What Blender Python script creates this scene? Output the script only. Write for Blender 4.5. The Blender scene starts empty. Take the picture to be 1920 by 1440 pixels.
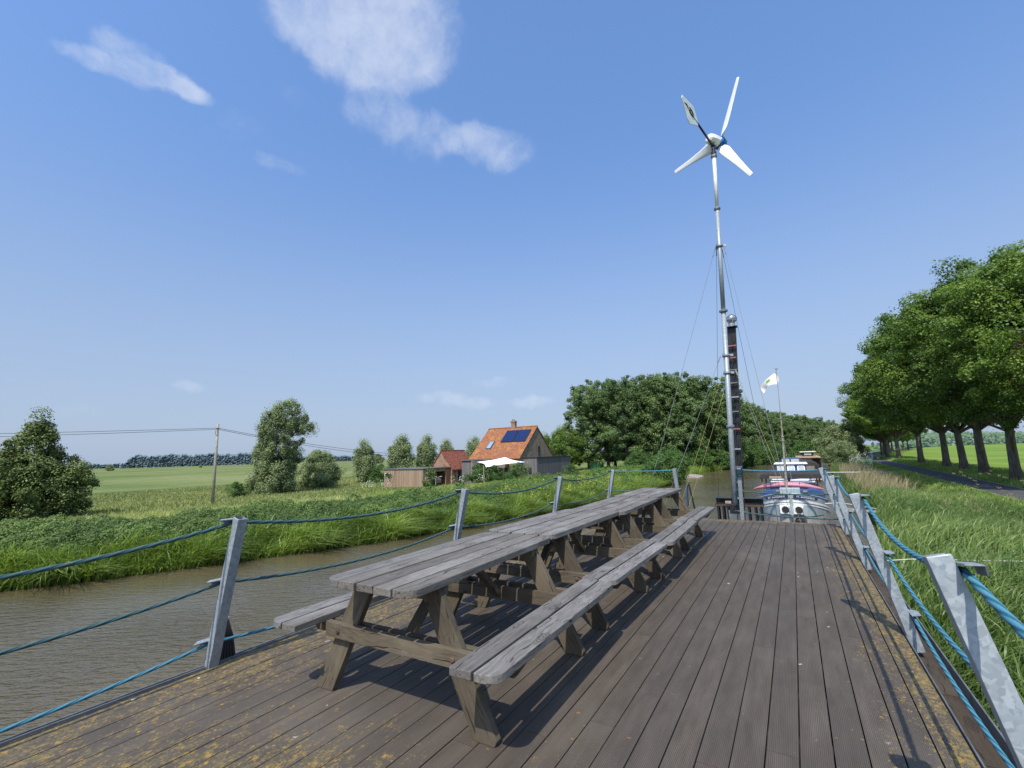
import bpy, math, random
import numpy as np
from mathutils import Vector, Matrix
random.seed(7)
RNG = np.random.default_rng(11)
SC = bpy.context.scene
COL = SC.collection
PI = math.pi
W = {}                                   # world origin of every empty / parent, by object name

# ------------------------------------------------------------------ helpers
def tag(o, label=None, cat=None, group=None, kind=None):
    if label: o['label'] = label
    if cat: o['category'] = cat
    if group: o['group'] = group
    if kind: o['kind'] = kind
    return o

def empty(name, loc=(0, 0, 0), rot=(0, 0, 0)):
    o = bpy.data.objects.new(name, None)
    COL.objects.link(o)
    o.empty_display_size = .2
    o.location = loc
    o.rotation_euler = rot
    W[o.name] = Vector(loc)
    return o

def copy_tree(o, parent=None):
    c = o.copy(); COL.objects.link(c)
    if parent: c.parent = parent
    for ch in list(o.children):
        copy_tree(ch, c)
    return c

class MB:
    """mesh builder: quads/ngons with a per-vertex grain coordinate and a per-face random value"""
    def __init__(s):
        s.v = []; s.f = []; s.g = []; s.r = []; s.cur = 0.5
    def add(s, vs, fs, gs=None):
        n = len(s.v); s.v += [tuple(p) for p in vs]
        s.g += [tuple(p) for p in (gs if gs is not None else vs)]
        for f in fs:
            s.f.append(tuple(i + n for i in f)); s.r.append(s.cur)
    def box(s, a, b, grain=1):
        x0, y0, z0 = a; x1, y1, z1 = b
        vs = [(x0,y0,z0),(x1,y0,z0),(x1,y1,z0),(x0,y1,z0),(x0,y0,z1),(x1,y0,z1),(x1,y1,z1),(x0,y1,z1)]
        o = {0:(0,1,2), 1:(1,0,2), 2:(2,0,1)}[grain]
        s.add(vs, [(0,3,2,1),(4,5,6,7),(0,1,5,4),(1,2,6,5),(2,3,7,6),(3,0,4,7)], [(p[o[0]],p[o[1]],p[o[2]]) for p in vs])
    def obox(s, c, ax, ay, az):
        c = Vector(c); ax = Vector(ax); ay = Vector(ay); az = Vector(az)
        sg = [(-1,-1,-1),(1,-1,-1),(1,1,-1),(-1,1,-1),(-1,-1,1),(1,-1,1),(1,1,1),(-1,1,1)]
        la, lb, lc = ax.length, ay.length, az.length
        s.add([c+ax*i+ay*j+az*k for i,j,k in sg], [(0,3,2,1),(4,5,6,7),(0,1,5,4),(1,2,6,5),(2,3,7,6),(3,0,4,7)],
              [(i*la, j*lb, k*lc) for i,j,k in sg])
    def bar(s, p0, p1, w, h, up=(0,0,1)):
        p0 = Vector(p0); p1 = Vector(p1); d = p1-p0; L = d.length; d.normalize()
        u = Vector(up)
        if abs(u.dot(d)) > .98: u = Vector((0,1,0))
        sd = d.cross(u).normalized(); u = sd.cross(d).normalized()
        s.obox((p0+p1)/2, d*(L/2), sd*(w/2), u*(h/2))
    def prism(s, poly, axis, a, b, grain=(1,0)):
        """poly in the 2 other axes; grain = 2-D direction of the grain in the polygon plane"""
        def P(u, v, t):
            return {0:(t,u,v), 1:(u,t,v), 2:(u,v,t)}[axis]
        n = len(poly); vs = []; gs = []
        gl = math.hypot(*grain); gx, gy = grain[0]/gl, grain[1]/gl
        for t in (a, b):
            for u, v in poly:
                vs.append(P(u, v, t)); gs.append((u*gx+v*gy, -u*gy+v*gx, t))
        fs = [tuple(range(n-1, -1, -1)), tuple(range(n, 2*n))]
        for i in range(n):
            j = (i+1) % n; fs.append((i, j, n+j, n+i))
        s.add(vs, fs, gs)
    def tube(s, pts, r, n=8, caps=True):
        pts = [Vector(p) for p in pts]; m = len(pts)
        rs = r if isinstance(r, (list, tuple)) else [r]*m
        vs = []; gs = []; acc = 0
        t0 = (pts[1]-pts[0]).normalized()
        ref = Vector((0,0,1)) if abs(t0.z) < .9 else Vector((1,0,0))
        sd = t0.cross(ref).normalized()
        for i, p in enumerate(pts):
            t = (pts[min(i+1,m-1)]-pts[max(i-1,0)]).normalized()
            sd = (sd - t*sd.dot(t)).normalized(); up = sd.cross(t)
            if i: acc += (p-pts[i-1]).length
            for k in range(n):
                a = 2*PI*k/n
                vs.append(p + (sd*math.cos(a)+up*math.sin(a))*rs[i]); gs.append((acc, rs[i]*math.cos(a), rs[i]*math.sin(a)))
        fs = []
        for i in range(m-1):
            for k in range(n):
                l = (k+1) % n
                fs.append((i*n+k, i*n+l, (i+1)*n+l, (i+1)*n+k))
        if caps:
            fs.append(tuple(range(n-1,-1,-1))); fs.append(tuple((m-1)*n+k for k in range(n)))
        s.add(vs, fs, gs)
    def rope(s, pts, r, step=.012, n=12, pitch=.11):
        """three-strand laid rope: lobed section turning along its length"""
        P = [Vector(p) for p in pts]; out = []
        seg = [(P[i+1]-P[i]).length for i in range(len(P)-1)]; T = sum(seg); m = max(6, int(T/step))
        i = 0; base = 0
        for q in range(m+1):
            d = T*q/m
            while i < len(seg)-1 and d > base+seg[i]: base += seg[i]; i += 1
            out.append((P[i].lerp(P[i+1], (d-base)/seg[i]), d))
        vs = []; gs = []
        for q,(p,d) in enumerate(out):
            t = (out[min(q+1,m)][0]-out[max(q-1,0)][0]).normalized()
            sd = t.cross(Vector((0,0,1))).normalized(); up = sd.cross(t)
            for k in range(n):
                a = 2*PI*k/n; ph = 1.5*(a - 2*PI*d/(pitch*3)*1.0)
                rr = r*(.84+.2*abs(math.cos(ph)))
                vs.append(p+(sd*math.cos(a)+up*math.sin(a))*rr); gs.append((d, rr/r, a))
        fs = [(q*n+k, q*n+(k+1)%n, (q+1)*n+(k+1)%n, (q+1)*n+k) for q in range(m) for k in range(n)]
        s.add(vs, fs, gs)
    def lathe(s, c, prof, n=24, axis=2):
        c = Vector(c); vs = []
        for r, h in prof:
            for k in range(n):
                a = 2*PI*k/n; x, y = r*math.cos(a), r*math.sin(a)
                vs.append(c+Vector({0:(h,x,y), 1:(x,h,y), 2:(x,y,h)}[axis]))
        fs = [(i*n+k, i*n+(k+1)%n, (i+1)*n+(k+1)%n, (i+1)*n+k) for i in range(len(prof)-1) for k in range(n)]
        fs.append(tuple(range(n-1,-1,-1))); fs.append(tuple((len(prof)-1)*n+k for k in range(n)))
        s.add(vs, fs)
    def build(s, name, mat, parent=None, smooth=False, bevel=0, world=True, seg=2):
        me = bpy.data.meshes.new(name)
        off = W.get(parent.name, Vector((0,0,0))) if (parent is not None and world) else Vector((0,0,0))
        me.from_pydata([(p[0]-off[0], p[1]-off[1], p[2]-off[2]) for p in s.v], [], s.f)
        a = me.attributes.new('gc', 'FLOAT_VECTOR', 'POINT'); a.data.foreach_set('vector', np.array(s.g, 'f').ravel())
        a = me.attributes.new('rnd', 'FLOAT', 'FACE'); a.data.foreach_set('value', np.array(s.r, 'f'))
        me.materials.append(mat)
        if smooth: me.shade_smooth()
        me.update()
        o = bpy.data.objects.new(name, me); COL.objects.link(o)
        if parent is not None: o.parent = parent
        W[o.name] = off
        if bevel:
            b = o.modifiers.new('bevel', 'BEVEL'); b.width = bevel; b.segments = seg; b.limit_method = 'ANGLE'
            b.angle_limit = math.radians(40)
        return o

def np_mesh(name, V, Q, rnd, mat, parent=None, smooth=False):
    """fast mesh from numpy verts (N,3), quads (M,4) and a per-face value"""
    me = bpy.data.meshes.new(name)
    me.vertices.add(len(V)); me.vertices.foreach_set('co', np.ascontiguousarray(V, 'f').ravel())
    me.loops.add(Q.size); me.loops.foreach_set('vertex_index', np.ascontiguousarray(Q, 'i').ravel())
    me.polygons.add(len(Q)); me.polygons.foreach_set('loop_start', np.arange(0, Q.size, 4, dtype='i'))
    me.update(calc_edges=True)
    a = me.attributes.new('rnd', 'FLOAT', 'FACE'); a.data.foreach_set('value', np.ascontiguousarray(rnd, 'f'))
    me.materials.append(mat)
    if smooth: me.shade_smooth()
    o = bpy.data.objects.new(name, me); COL.objects.link(o)
    if parent is not None: o.parent = parent
    return o

# ------------------------------------------------------------------ node materials
class NT:
    def __init__(s, name):
        s.m = bpy.data.materials.new(name); s.m.use_nodes = True; s.t = s.m.node_tree
        s.b = s.t.nodes['Principled BSDF']; s.out = s.t.nodes['Material Output']
    def n(s, typ, **kw):
        nd = s.t.nodes.new(typ)
        for k, v in kw.items():
            if k in nd.inputs: s.put(nd.inputs[k], v)
            else: setattr(nd, k, v)
        return nd
    def put(s, inp, v):
        if isinstance(v, bpy.types.NodeSocket): s.t.links.new(v, inp)
        else: inp.default_value = v
    def math(s, op, a, b=0.0, c=None, clamp=False):
        nd = s.t.nodes.new('ShaderNodeMath'); nd.operation = op; nd.use_clamp = clamp
        s.put(nd.inputs[0], a); s.put(nd.inputs[1], b)
        if c is not None: s.put(nd.inputs[2], c)
        return nd.outputs[0]
    def vmath(s, op, a, b):
        nd = s.t.nodes.new('ShaderNodeVectorMath'); nd.operation = op
        s.put(nd.inputs[0], a)
        s.put(nd.inputs[3] if op == 'SCALE' else nd.inputs[1], b)
        return nd.outputs[0]
    def noise(s, vec, scale, detail=4, rough=.55, out=0, **kw):
        nd = s.t.nodes.new('ShaderNodeTexNoise')
        if vec is not None: s.put(nd.inputs['Vector'], vec)
        nd.inputs['Scale'].default_value = scale; nd.inputs['Detail'].default_value = detail
        nd.inputs['Roughness'].default_value = rough
        for k, v in kw.items(): nd.inputs[k].default_value = v
        return nd.outputs[out]
    def voro(s, vec, scale, feature='F1', out='Distance', rand=1.0):
        nd = s.t.nodes.new('ShaderNodeTexVoronoi'); nd.feature = feature
        s.put(nd.inputs['Vector'], vec); nd.inputs['Scale'].default_value = scale
        nd.inputs['Randomness'].default_value = rand
        return nd.outputs[out]
    def ramp(s, fac, stops, interp='LINEAR'):
        nd = s.t.nodes.new('ShaderNodeValToRGB'); s.put(nd.inputs[0], fac); cr = nd.color_ramp
        cr.interpolation = interp
        while len(cr.elements) < len(stops): cr.elements.new(.5)
        for e, (p, c) in zip(cr.elements, stops):
            e.position = p; e.color = (*c, 1) if len(c) == 3 else c
        return nd.outputs[0]
    def mix(s, fac, a, b, mode='MIX'):
        nd = s.t.nodes.new('ShaderNodeMix'); nd.data_type = 'RGBA'; nd.blend_type = mode
        s.put(nd.inputs[0], fac)
        for i, v in ((6, a), (7, b)):
            if isinstance(v, tuple) and len(v) == 3: v = (*v, 1)
            s.put(nd.inputs[i], v)
        return nd.outputs[2]
    def step(s, v, lo, hi):
        nd = s.t.nodes.new('ShaderNodeMapRange'); nd.interpolation_type = 'SMOOTHSTEP'
        s.put(nd.inputs[0], v); nd.inputs[1].default_value = lo; nd.inputs[2].default_value = hi
        return nd.outputs[0]
    def attr(s, name, out='Fac'):
        return s.n('ShaderNodeAttribute', attribute_name=name).outputs[out]
    def coord(s, out='Object'):
        return s.n('ShaderNodeTexCoord').outputs[out]
    def geo(s): return s.n('ShaderNodeNewGeometry').outputs['Position']
    def sep(s, v):
        nd = s.n('ShaderNodeSeparateXYZ'); s.put(nd.inputs[0], v); return nd.outputs
    def comb(s, x=0.0, y=0.0, z=0.0):
        nd = s.n('ShaderNodeCombineXYZ')
        for i, v in enumerate((x, y, z)): s.put(nd.inputs[i], v)
        return nd.outputs[0]
    def bump(s, h, strength=.3, dist=.01, normal=None):
        nd = s.n('ShaderNodeBump'); s.put(nd.inputs['Height'], h)
        nd.inputs['Strength'].default_value = strength; nd.inputs['Distance'].default_value = dist
        if normal is not None: s.put(nd.inputs['Normal'], normal)
        s.put(s.b.inputs['Normal'], nd.outputs[0]); return nd.outputs[0]
    def fin(s, color=None, rough=.7, metal=0.0, spec=.5):
        if color is not None:
            s.put(s.b.inputs['Base Color'], (*color, 1) if isinstance(color, tuple) and len(color) == 3 else color)
        s.put(s.b.inputs['Roughness'], rough); s.put(s.b.inputs['Metallic'], metal)
        s.b.inputs['Specular IOR Level'].default_value = spec
        return s.m

def simple(name, col, rough=.6, metal=0.0, var=.25, scale=6, bump=.15, spec=.5, streak=None):
    """a plain paint or metal with weathering mottling, never perfectly flat"""
    t = NT(name); P = t.coord()
    n = t.noise(P, scale, 6, .6)
    c = t.mix(t.step(n, .3, .75), tuple(x*(1-var) for x in col), tuple(min(1, x*(1+var*.6)) for x in col))
    if streak:
        q = t.vmath('MULTIPLY', P, (9, 9, .5))
        c = t.mix(t.step(t.noise(q, 1.2, 5, .7), .52, .72), c, streak)
    t.bump(t.noise(P, scale*8, 4), bump, .004)
    return t.fin(c, t.ramp(n, [(0, (rough*.85,)*3), (1, (min(1, rough*1.15),)*3)]), metal, spec)

def wood(name, dark, light, moss=None, grey=.0, bump=.5):
    t = NT(name); g = t.attr('gc', 'Vector'); r = t.attr('rnd')
    info = t.n('ShaderNodeObjectInfo').outputs['Random']
    off = t.comb(t.math('MULTIPLY', r, 37.0), t.math('MULTIPLY', r, 11.0), t.math('MULTIPLY', info, 29.0))
    G = t.vmath('ADD', g, off)
    warp = t.noise(G, 2.2, 3, .5, out=1)
    Gw = t.vmath('ADD', t.vmath('MULTIPLY', G, (1.4, 30, 30)), t.vmath('MULTIPLY', warp, (0, 5, 5)))
    grain = t.noise(Gw, 2.0, 6, .65)
    fine = t.noise(t.vmath('MULTIPLY', G, (4, 150, 150)), 1.5, 3, .6)
    kn = t.voro(t.vmath('MULTIPLY', G, (1.6, 5.5, 5.5)), 1.0)
    knot = t.math('MULTIPLY', t.step(kn, .20, .12), t.math('ADD', .45, t.math('MULTIPLY', t.math('SINE', t.math('MULTIPLY', kn, 150.0)), .55)))
    v = t.math('ADD', t.math('MULTIPLY', grain, .75), t.math('MULTIPLY', fine, .25))
    c = t.ramp(v, [(.30, dark), (.45, tuple((a+b)/2 for a, b in zip(dark, light))), (.62, light), (.74, tuple(min(.6, x*1.35) for x in light))])
    c = t.mix(t.math('MULTIPLY', r, .55), c, tuple(x*.9 for x in dark))
    c = t.mix(t.math('MULTIPLY', t.math('FRACT', t.math('MULTIPLY', r, 7.3)), .25), c, tuple(x*m_ for x, m_ in zip(light, (1.15, 1.0, .82))))
    c = t.mix(t.math('MULTIPLY', info, .22), c, tuple(x*m_ for x, m_ in zip(dark, (1.8, 1.55, 1.2))))
    big = t.noise(G, 1.7, 3)
    c = t.mix(t.math('MULTIPLY', t.step(big, .45, .8), .55), c, tuple(min(.7, x*1.5) for x in light))
    scuff = t.step(t.noise(t.vmath('MULTIPLY', G, (3, 9, 9)), 1.6, 7, .75), .66, .8)
    c = t.mix(t.math('MULTIPLY', scuff, .65), c, (.47, .465, .45))
    c = t.mix(t.math('MULTIPLY', knot, .75), c, tuple(x*.55 for x in dark))
    if moss:
        N = t.sep(t.n('ShaderNodeNewGeometry').outputs['Normal'])[2]
        mm = t.step(t.noise(t.coord(), 14, 6, .7), .55, .72)
        c = t.mix(t.math('MULTIPLY', mm, t.math('ADD', .35, t.math('MULTIPLY', N, .45), clamp=True)), c, moss)
    crack = t.step(t.noise(t.vmath('MULTIPLY', Gw, (.35, 1.6, 1.6)), 1.3, 2, .4), .36, .30)
    c = t.mix(t.math('MULTIPLY', crack, .85), c, tuple(x*.35 for x in dark))
    h = t.math('SUBTRACT', v, t.math('MULTIPLY', crack, .6))
    t.bump(h, bump, .006)
    return t.fin(c, .82, 0.0, .3)

LEAFK = 1.65
def leafmat(name, stops, trans=.3, rough=.55, patch=.7, pscale=.35):
    """foliage: per-leaf value + clump-scale noise, part of the light let through"""
    t = NT(name); r = t.attr('rnd')
    n = t.noise(t.geo(), pscale, 3, .5)
    info = t.n('ShaderNodeObjectInfo').outputs['Random']
    f = t.math('ADD', t.math('MULTIPLY', r, 1-.45*patch), t.math('MULTIPLY', t.math('SUBTRACT', n, .28), patch), clamp=True)
    f = t.math('ADD', f, t.math('MULTIPLY', t.math('SUBTRACT', info, .5), .12), clamp=True)
    c = t.ramp(f, [(p, tuple(min(.8, x*LEAFK) for x in q)) for p, q in stops])
    t.fin(c, rough, 0.0, .35)
    tr = t.n('ShaderNodeBsdfTranslucent')
    c2 = t.mix(1.0, c, (1.25, 1.3, .55), 'MULTIPLY'); t.put(tr.inputs[0], c2)
    mx = t.n('ShaderNodeMixShader'); mx.inputs[0].default_value = trans
    t.t.links.new(t.b.outputs[0], mx.inputs[1]); t.t.links.new(tr.outputs[0], mx.inputs[2])
    t.t.links.new(mx.outputs[0], t.out.inputs[0])
    return t.m

# ------------------------------------------------------------------ the lie of the land
YL = np.array([-60,-10,5.35,8,11.4,18,23.4,31,44,60,75,93,111,155,195,250,330,500,900])
XL = np.array([-34,-28.6,-26.2,-24.6,-23.1,-20.2,-18.9,-17.3,-15.6,-14.9,-15.6,-16,-12.6,-6.8,0,11,30,75,190])
YR = np.array([-60,12,20,32,60,100,150,200,260,330,500,900])
XR = np.array([1.15,1.15,2.0,3.4,3.9,5.2,9.2,16,29,50,98,215])
YD = np.array([-60,-10,32,60,95,141,200,260,400,900])
XD = np.array([8.0,8.6,9.1,10,11.2,14.2,21.5,34,72,260])
def xl(y): return np.interp(y, YL, XL)
def xr(y): return np.interp(y, YR, XR)
def xd(y): return np.interp(y, YD, XD)
LD = ([-3,-.5,0,1,3,6,10,16,24,40,4000], [-4,-3.2,-3,-2.7,-2.35,-2.08,-1.98,-2.02,-2.35,-2.62,-2.72])
RD = ([-3,-.5,0,1,3], [-4,-3.2,-3,-2.5,-2.25])
SD = ([-1,0,3,4,8,20,4000], [-1.62,-1.55,-1.55,-1.62,-1.72,-2.05,-2.3])
def gz(x, y):
    x = np.asarray(x, float); y = np.asarray(y, float)
    mid = (xl(y)+xr(y))/2
    zl = np.interp(xl(y)-x, *LD)
    d = x-xr(y); s = x-xd(y)
    za = np.interp(d, *RD); zb = np.interp(s, *SD)
    a0 = xr(y)+3; a1 = xd(y)-1
    f = np.clip((x-a0)/np.maximum(a1-a0, .1), 0, 1)
    zm = -2.25+(-1.62+2.25)*f
    zr = np.where(d < 3, za, np.where(s > -1, zb, zm))
    return np.where(x < mid, zl, zr)
def bumpy(x, y):
    return (np.sin(x*1.1+y*.7)+np.sin(x*.43-y*1.3+2)+np.sin(x*2.3+y*1.9+1)*.5+np.sin(-x*.9+y*2.7+4)*.4)/2.9
def g1(x, y): return float(gz(x, y))

# ------------------------------------------------------------------ materials
MAT = {}
MAT['table_wood'] = wood('grey weathered table boards', (.043,.038,.034), (.240,.230,.218))
MAT['leg_wood'] = wood('brown weathered leg timber', (.036,.029,.021), (.145,.120,.086), moss=(.12,.125,.03))
MAT['galv'] = None
t = NT('spangled galvanised steel'); P = t.coord()
v = t.voro(t.vmath('ADD', P, t.vmath('SCALE', t.noise(P, 30, 2, .5, out=1), .03)), 55, out='Color')
vs = t.sep(v)[0]
c = t.ramp(vs, [(0, (.25,.285,.31)), (.5, (.30,.335,.36)), (1, (.36,.395,.42))])
c = t.mix(t.math('MULTIPLY', t.step(t.noise(P, 9, 5), .55, .8), .4), c, (.42,.45,.47))
c = t.mix(t.math('MULTIPLY', t.step(t.noise(t.vmath('MULTIPLY', P, (40,40,4)), 1, 5), .62, .75), .5), c, (.16,.19,.2))
t.bump(t.noise(P, 60, 3), .12, .002)
MAT['galv'] = t.fin(c, t.ramp(vs, [(0, (.42,)*3), (1, (.6,)*3)]), .35, .4)

def ropemat(name, a, b, dirt, dirtamt):
    t = NT(name); g = t.attr('gc', 'Vector'); s = t.sep(g)
    P = t.coord()
    c = t.ramp(s[1], [(.84, tuple(x*.35 for x in a)), (.93, a), (1.0, b)])
    d = t.step(t.noise(P, 13, 6, .7), .56, .7)
    c = t.mix(t.math('MULTIPLY', d, dirtamt), c, dirt)
    c = t.mix(t.math('MULTIPLY', t.step(t.noise(P, 240, 3, .7), .55, .75), .35), c, tuple(min(1, x*1.8+.04) for x in b))
    t.bump(t.noise(P, 400, 3), .5, .002)
    return t.fin(c, .75, 0, .3)
MAT['rope_blue'] = ropemat('bright blue laid rope', (.025,.115,.165), (.07,.23,.31), (.20,.21,.16), .4)
MAT['rope_old'] = ropemat('faded green blue laid rope', (.022,.060,.066), (.06,.125,.13), (.17,.165,.12), .6)

# deck boards: ribbed brown composite, with lichen strongest along the edges
t = NT('ribbed brown deck boards'); g = t.attr('gc', 'Vector'); r = t.attr('rnd'); P = t.geo(); s = t.sep(P); gs = t.sep(g)
rib = t.math('SINE', t.math('MULTIPLY', gs[1], 2*PI/.0085))
ribm = t.math('MULTIPLY_ADD', rib, .5, .5)
Pl = t.vmath('MULTIPLY', P, (9, 1.3, 1))
base = t.ramp(t.noise(t.vmath('ADD', Pl, t.comb(t.math('MULTIPLY', r, 50.0))), 1.5, 6, .6), [(.25, (.068,.053,.039)), (.5, (.104,.083,.062)), (.8, (.150,.123,.094))])
base = t.mix(t.math('MULTIPLY', r, .35), base, (.060,.049,.042))
base = t.mix(t.math('MULTIPLY', t.math('SUBTRACT', 1.0, ribm), .55), base, (.030,.025,.022))
blotch = t.noise(P, .9, 4)
base = t.mix(t.math('MULTIPLY', t.step(blotch, .5, .75), .35), base, (.155,.135,.11))
e1 = t.step(s[0], -1.9, -3.7)
e2 = t.step(s[0], -.25, .6)
e3 = t.step(s[1], 10.4, 11.0)
e4 = t.math('MULTIPLY', t.step(s[1], 3.6, 1.0), t.step(s[0], .6, -1.0))
bias = t.math('MAXIMUM', t.math('MAXIMUM', e1, e2), t.math('MAXIMUM', e3, t.math('MULTIPLY', e4, .95)))
bias = t.math('MAXIMUM', bias, .28)
edge = t.math('MAXIMUM', t.step(s[0], .45, .60), t.step(s[0], -3.75, -3.95))
bias = t.math('ADD', bias, t.math('MULTIPLY', t.math('SUBTRACT', t.noise(P, 1.1, 3), .5), 1.1), clamp=True)
bias = t.math('ADD', bias, t.math('MULTIPLY', edge, .16))
Ps = t.vmath('MULTIPLY', P, (1.0, .5, 1))
cl = t.noise(Ps, 9, 5, .7); mid_ = t.noise(Ps, 40, 3, .7); fine = t.noise(Ps, 120, 3, .7)
lv = t.math('ADD', t.math('MULTIPLY', cl, .26), t.math('ADD', t.math('MULTIPLY', mid_, .36), t.math('MULTIPLY', fine, .38)))
thr = t.math('SUBTRACT', .675, t.math('MULTIPLY', bias, .175))
lich = t.step(t.math('SUBTRACT', lv, thr), .0, .022)
lc = t.ramp(t.noise(P, 22, 3), [(.35, (.14,.11,.045)), (.52, (.235,.17,.05)), (.66, (.42,.25,.035))])
c = t.mix(t.math('MULTIPLY', lich, .7), base, lc)
spo = t.step(t.voro(t.vmath('ADD', P, t.vmath('SCALE', t.noise(P, 25, 3, out=1), .05)), 7.5), .075, .05)
c = t.mix(t.math('MULTIPLY', t.math('MULTIPLY', spo, bias), .85), c, (.50,.27,.02))
sp = t.step(t.voro(t.vmath('ADD', P, t.vmath('SCALE', t.noise(P, 20, 2, out=1), .08)), 3.4), .05, .03)
c = t.mix(t.math('MULTIPLY', sp, .85), c, (.5,.5,.47))
t.bump(t.math('ADD', t.math('MULTIPLY', ribm, .7), t.math('MULTIPLY', fine, .5)), .5, .003)
MAT['deck'] = t.fin(c, .72, 0, .35)

MAT['gutter'] = wood('dirty gutter board', (.022,.018,.014), (.075,.058,.044))
MAT['dark_steel'] = simple('dark painted steel', (.028,.030,.034), .5, .2, .4, 5)
MAT['black_paint'] = simple('black painted metal', (.02,.021,.023), .42, .1, .4, 7)
MAT['grey_steel'] = simple('grey painted steel plate', (.16,.175,.18), .5, .2, .3, 6, streak=(.10,.075,.055))
MAT['rust_steel'] = simple('brown rusted steel', (.10,.062,.045), .8, .1, .45, 8)
MAT['white_paint'] = simple('white gloss paint', (.80,.80,.78), .35, 0, .05, 4, .04)
MAT['white_weather'] = simple('weathered white paint', (.72,.72,.69), .55, 0, .14, 6)
MAT['red_paint'] = simple('faded red paint', (.38,.10,.10), .5, 0, .25, 9)
MAT['blue_cap'] = simple('bright blue plastic', (.01,.13,.48), .35, 0, .1, 8)
MAT['aluminium'] = simple('dull cast aluminium', (.42,.43,.44), .42, .7, .3, 18)
MAT['rubber'] = simple('black rubber', (.015,.015,.017), .75, 0, .3, 12)
MAT['wire'] = simple('grey steel cable', (.30,.31,.32), .5, .5, .2, 9)
MAT['wire_dark'] = simple('black insulated cable', (.018,.018,.02), .6, 0, .2, 9)
MAT['wire_yellow'] = simple('yellow nylon line', (.36,.32,.10), .7, 0, .2, 9)
MAT['line_white'] = simple('white mooring line', (.58,.57,.5), .8, 0, .2, 30)
MAT['hull_grey'] = simple('blue grey hull paint', (.33,.39,.41), .5, 0, .16, 1.6, streak=(.27,.31,.33))
MAT['hull_low'] = simple('pale boot topping with rust runs', (.38,.35,.33), .7, 0, .25, 2, streak=(.115,.065,.045))
MAT['blue_tarp'] = simple('royal blue tarpaulin', (.03,.07,.19), .55, 0, .3, 3, .5)
MAT['blue_paint'] = simple('deep blue paint', (.012,.05,.22), .4, 0, .2, 4)
MAT['navy'] = simple('navy name board paint', (.015,.03,.10), .4, 0, .2, 4)
MAT['pink'] = simple('sun faded pink plastic', (.47,.19,.23), .45, 0, .18, 3)
MAT['dark_roof'] = simple('dark roofing felt', (.035,.03,.03), .8, 0, .3, 5)
MAT['oiled_wood'] = simple('brown varnished timber', (.20,.10,.05), .55, 0, .35, 9)
MAT['pale_wood'] = simple('pale bare timber', (.42,.30,.19), .7, 0, .25, 9)
MAT['mast_wood'] = simple('grey varnished mast', (.30,.27,.22), .6, 0, .3, 6)
MAT['cloth_white'] = simple('white cloth', (.78,.78,.76), .8, 0, .06, 5)
MAT['green_mark'] = simple('green print', (.22,.42,.05), .8, 0, .1, 5)
MAT['bark'] = None
t = NT('furrowed bark'); P = t.coord()
n = t.noise(t.vmath('MULTIPLY', P, (5,5,1.1)), 1.5, 7, .7)
c = t.ramp(n, [(.3, (.05,.042,.032)), (.55, (.15,.13,.10)), (.75, (.27,.24,.19))])
t.bump(n, 1.0, .05); MAT['bark'] = t.fin(c, .9, 0, .2)

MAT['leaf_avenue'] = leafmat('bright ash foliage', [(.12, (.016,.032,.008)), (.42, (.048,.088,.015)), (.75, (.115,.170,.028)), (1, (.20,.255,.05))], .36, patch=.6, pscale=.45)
MAT['leaf_poplar'] = leafmat('poplar foliage', [(.1, (.020,.038,.016)), (.42, (.050,.085,.028)), (.75, (.105,.15,.050)), (1, (.17,.21,.085))], .22, patch=.6, pscale=.3)
MAT['leaf_willow'] = leafmat('silvery willow foliage', [(.1, (.035,.052,.024)), (.45, (.095,.125,.052)), (.8, (.19,.225,.11)), (1, (.29,.32,.19))], .22, patch=.5)
MAT['leaf_olive'] = leafmat('olive bush foliage', [(.1, (.032,.046,.016)), (.5, (.075,.10,.028)), (.85, (.15,.18,.055)), (1, (.22,.24,.09))], .22, patch=.5, pscale=.6)
MAT['leaf_dark'] = leafmat('dark shrub foliage', [(.1, (.016,.034,.010)), (.5, (.038,.075,.018)), (.85, (.07,.13,.026)), (1, (.11,.18,.04))], .22, patch=.5, pscale=.6)
MAT['leaf_far'] = leafmat('distant foliage with painted haze', [(.1, (.085,.125,.145)), (.6, (.09,.13,.15)), (1, (.10,.14,.155))], .1, patch=.4, pscale=.02)  # bluish distance haze put straight into the leaf colour
MAT['leaf_mid'] = leafmat('foliage with slight painted haze', [(.1, (.04,.066,.045)), (.6, (.065,.105,.06)), (1, (.10,.15,.08))], .15, patch=.5, pscale=.1)  # a weaker distance haze, likewise mixed into the leaf colour
MAT['nettle'] = leafmat('nettle foliage', [(.1, (.018,.034,.008)), (.45, (.052,.088,.017)), (.78, (.105,.155,.032)), (1, (.17,.22,.06))], .3, patch=.6, pscale=.5)
MAT['sedge'] = leafmat('bright sedge blades', [(.05, (.035,.060,.012)), (.42, (.100,.150,.028)), (.75, (.19,.25,.055)), (1, (.31,.35,.13))], .35, .4, patch=.45, pscale=.5)
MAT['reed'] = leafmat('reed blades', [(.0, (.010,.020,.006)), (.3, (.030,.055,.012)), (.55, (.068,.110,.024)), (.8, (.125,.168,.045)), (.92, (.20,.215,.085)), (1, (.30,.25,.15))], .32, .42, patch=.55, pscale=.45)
MAT['pale_grass'] = leafmat('pale seeding grass', [(.05, (.14,.17,.05)), (.4, (.24,.26,.10)), (.75, (.36,.35,.17)), (1, (.46,.42,.25))], .3, .7, patch=.5, pscale=.3)
MAT['field_grass'] = leafmat('meadow grass', [(.05, (.085,.108,.034)), (.5, (.145,.165,.06)), (1, (.25,.245,.12))], .3, .7, patch=.6, pscale=.15)
MAT['plume'] = leafmat('tan reed plumes', [(.05, (.13,.115,.06)), (1, (.27,.23,.14))], .3, .8, patch=.3)
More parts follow.
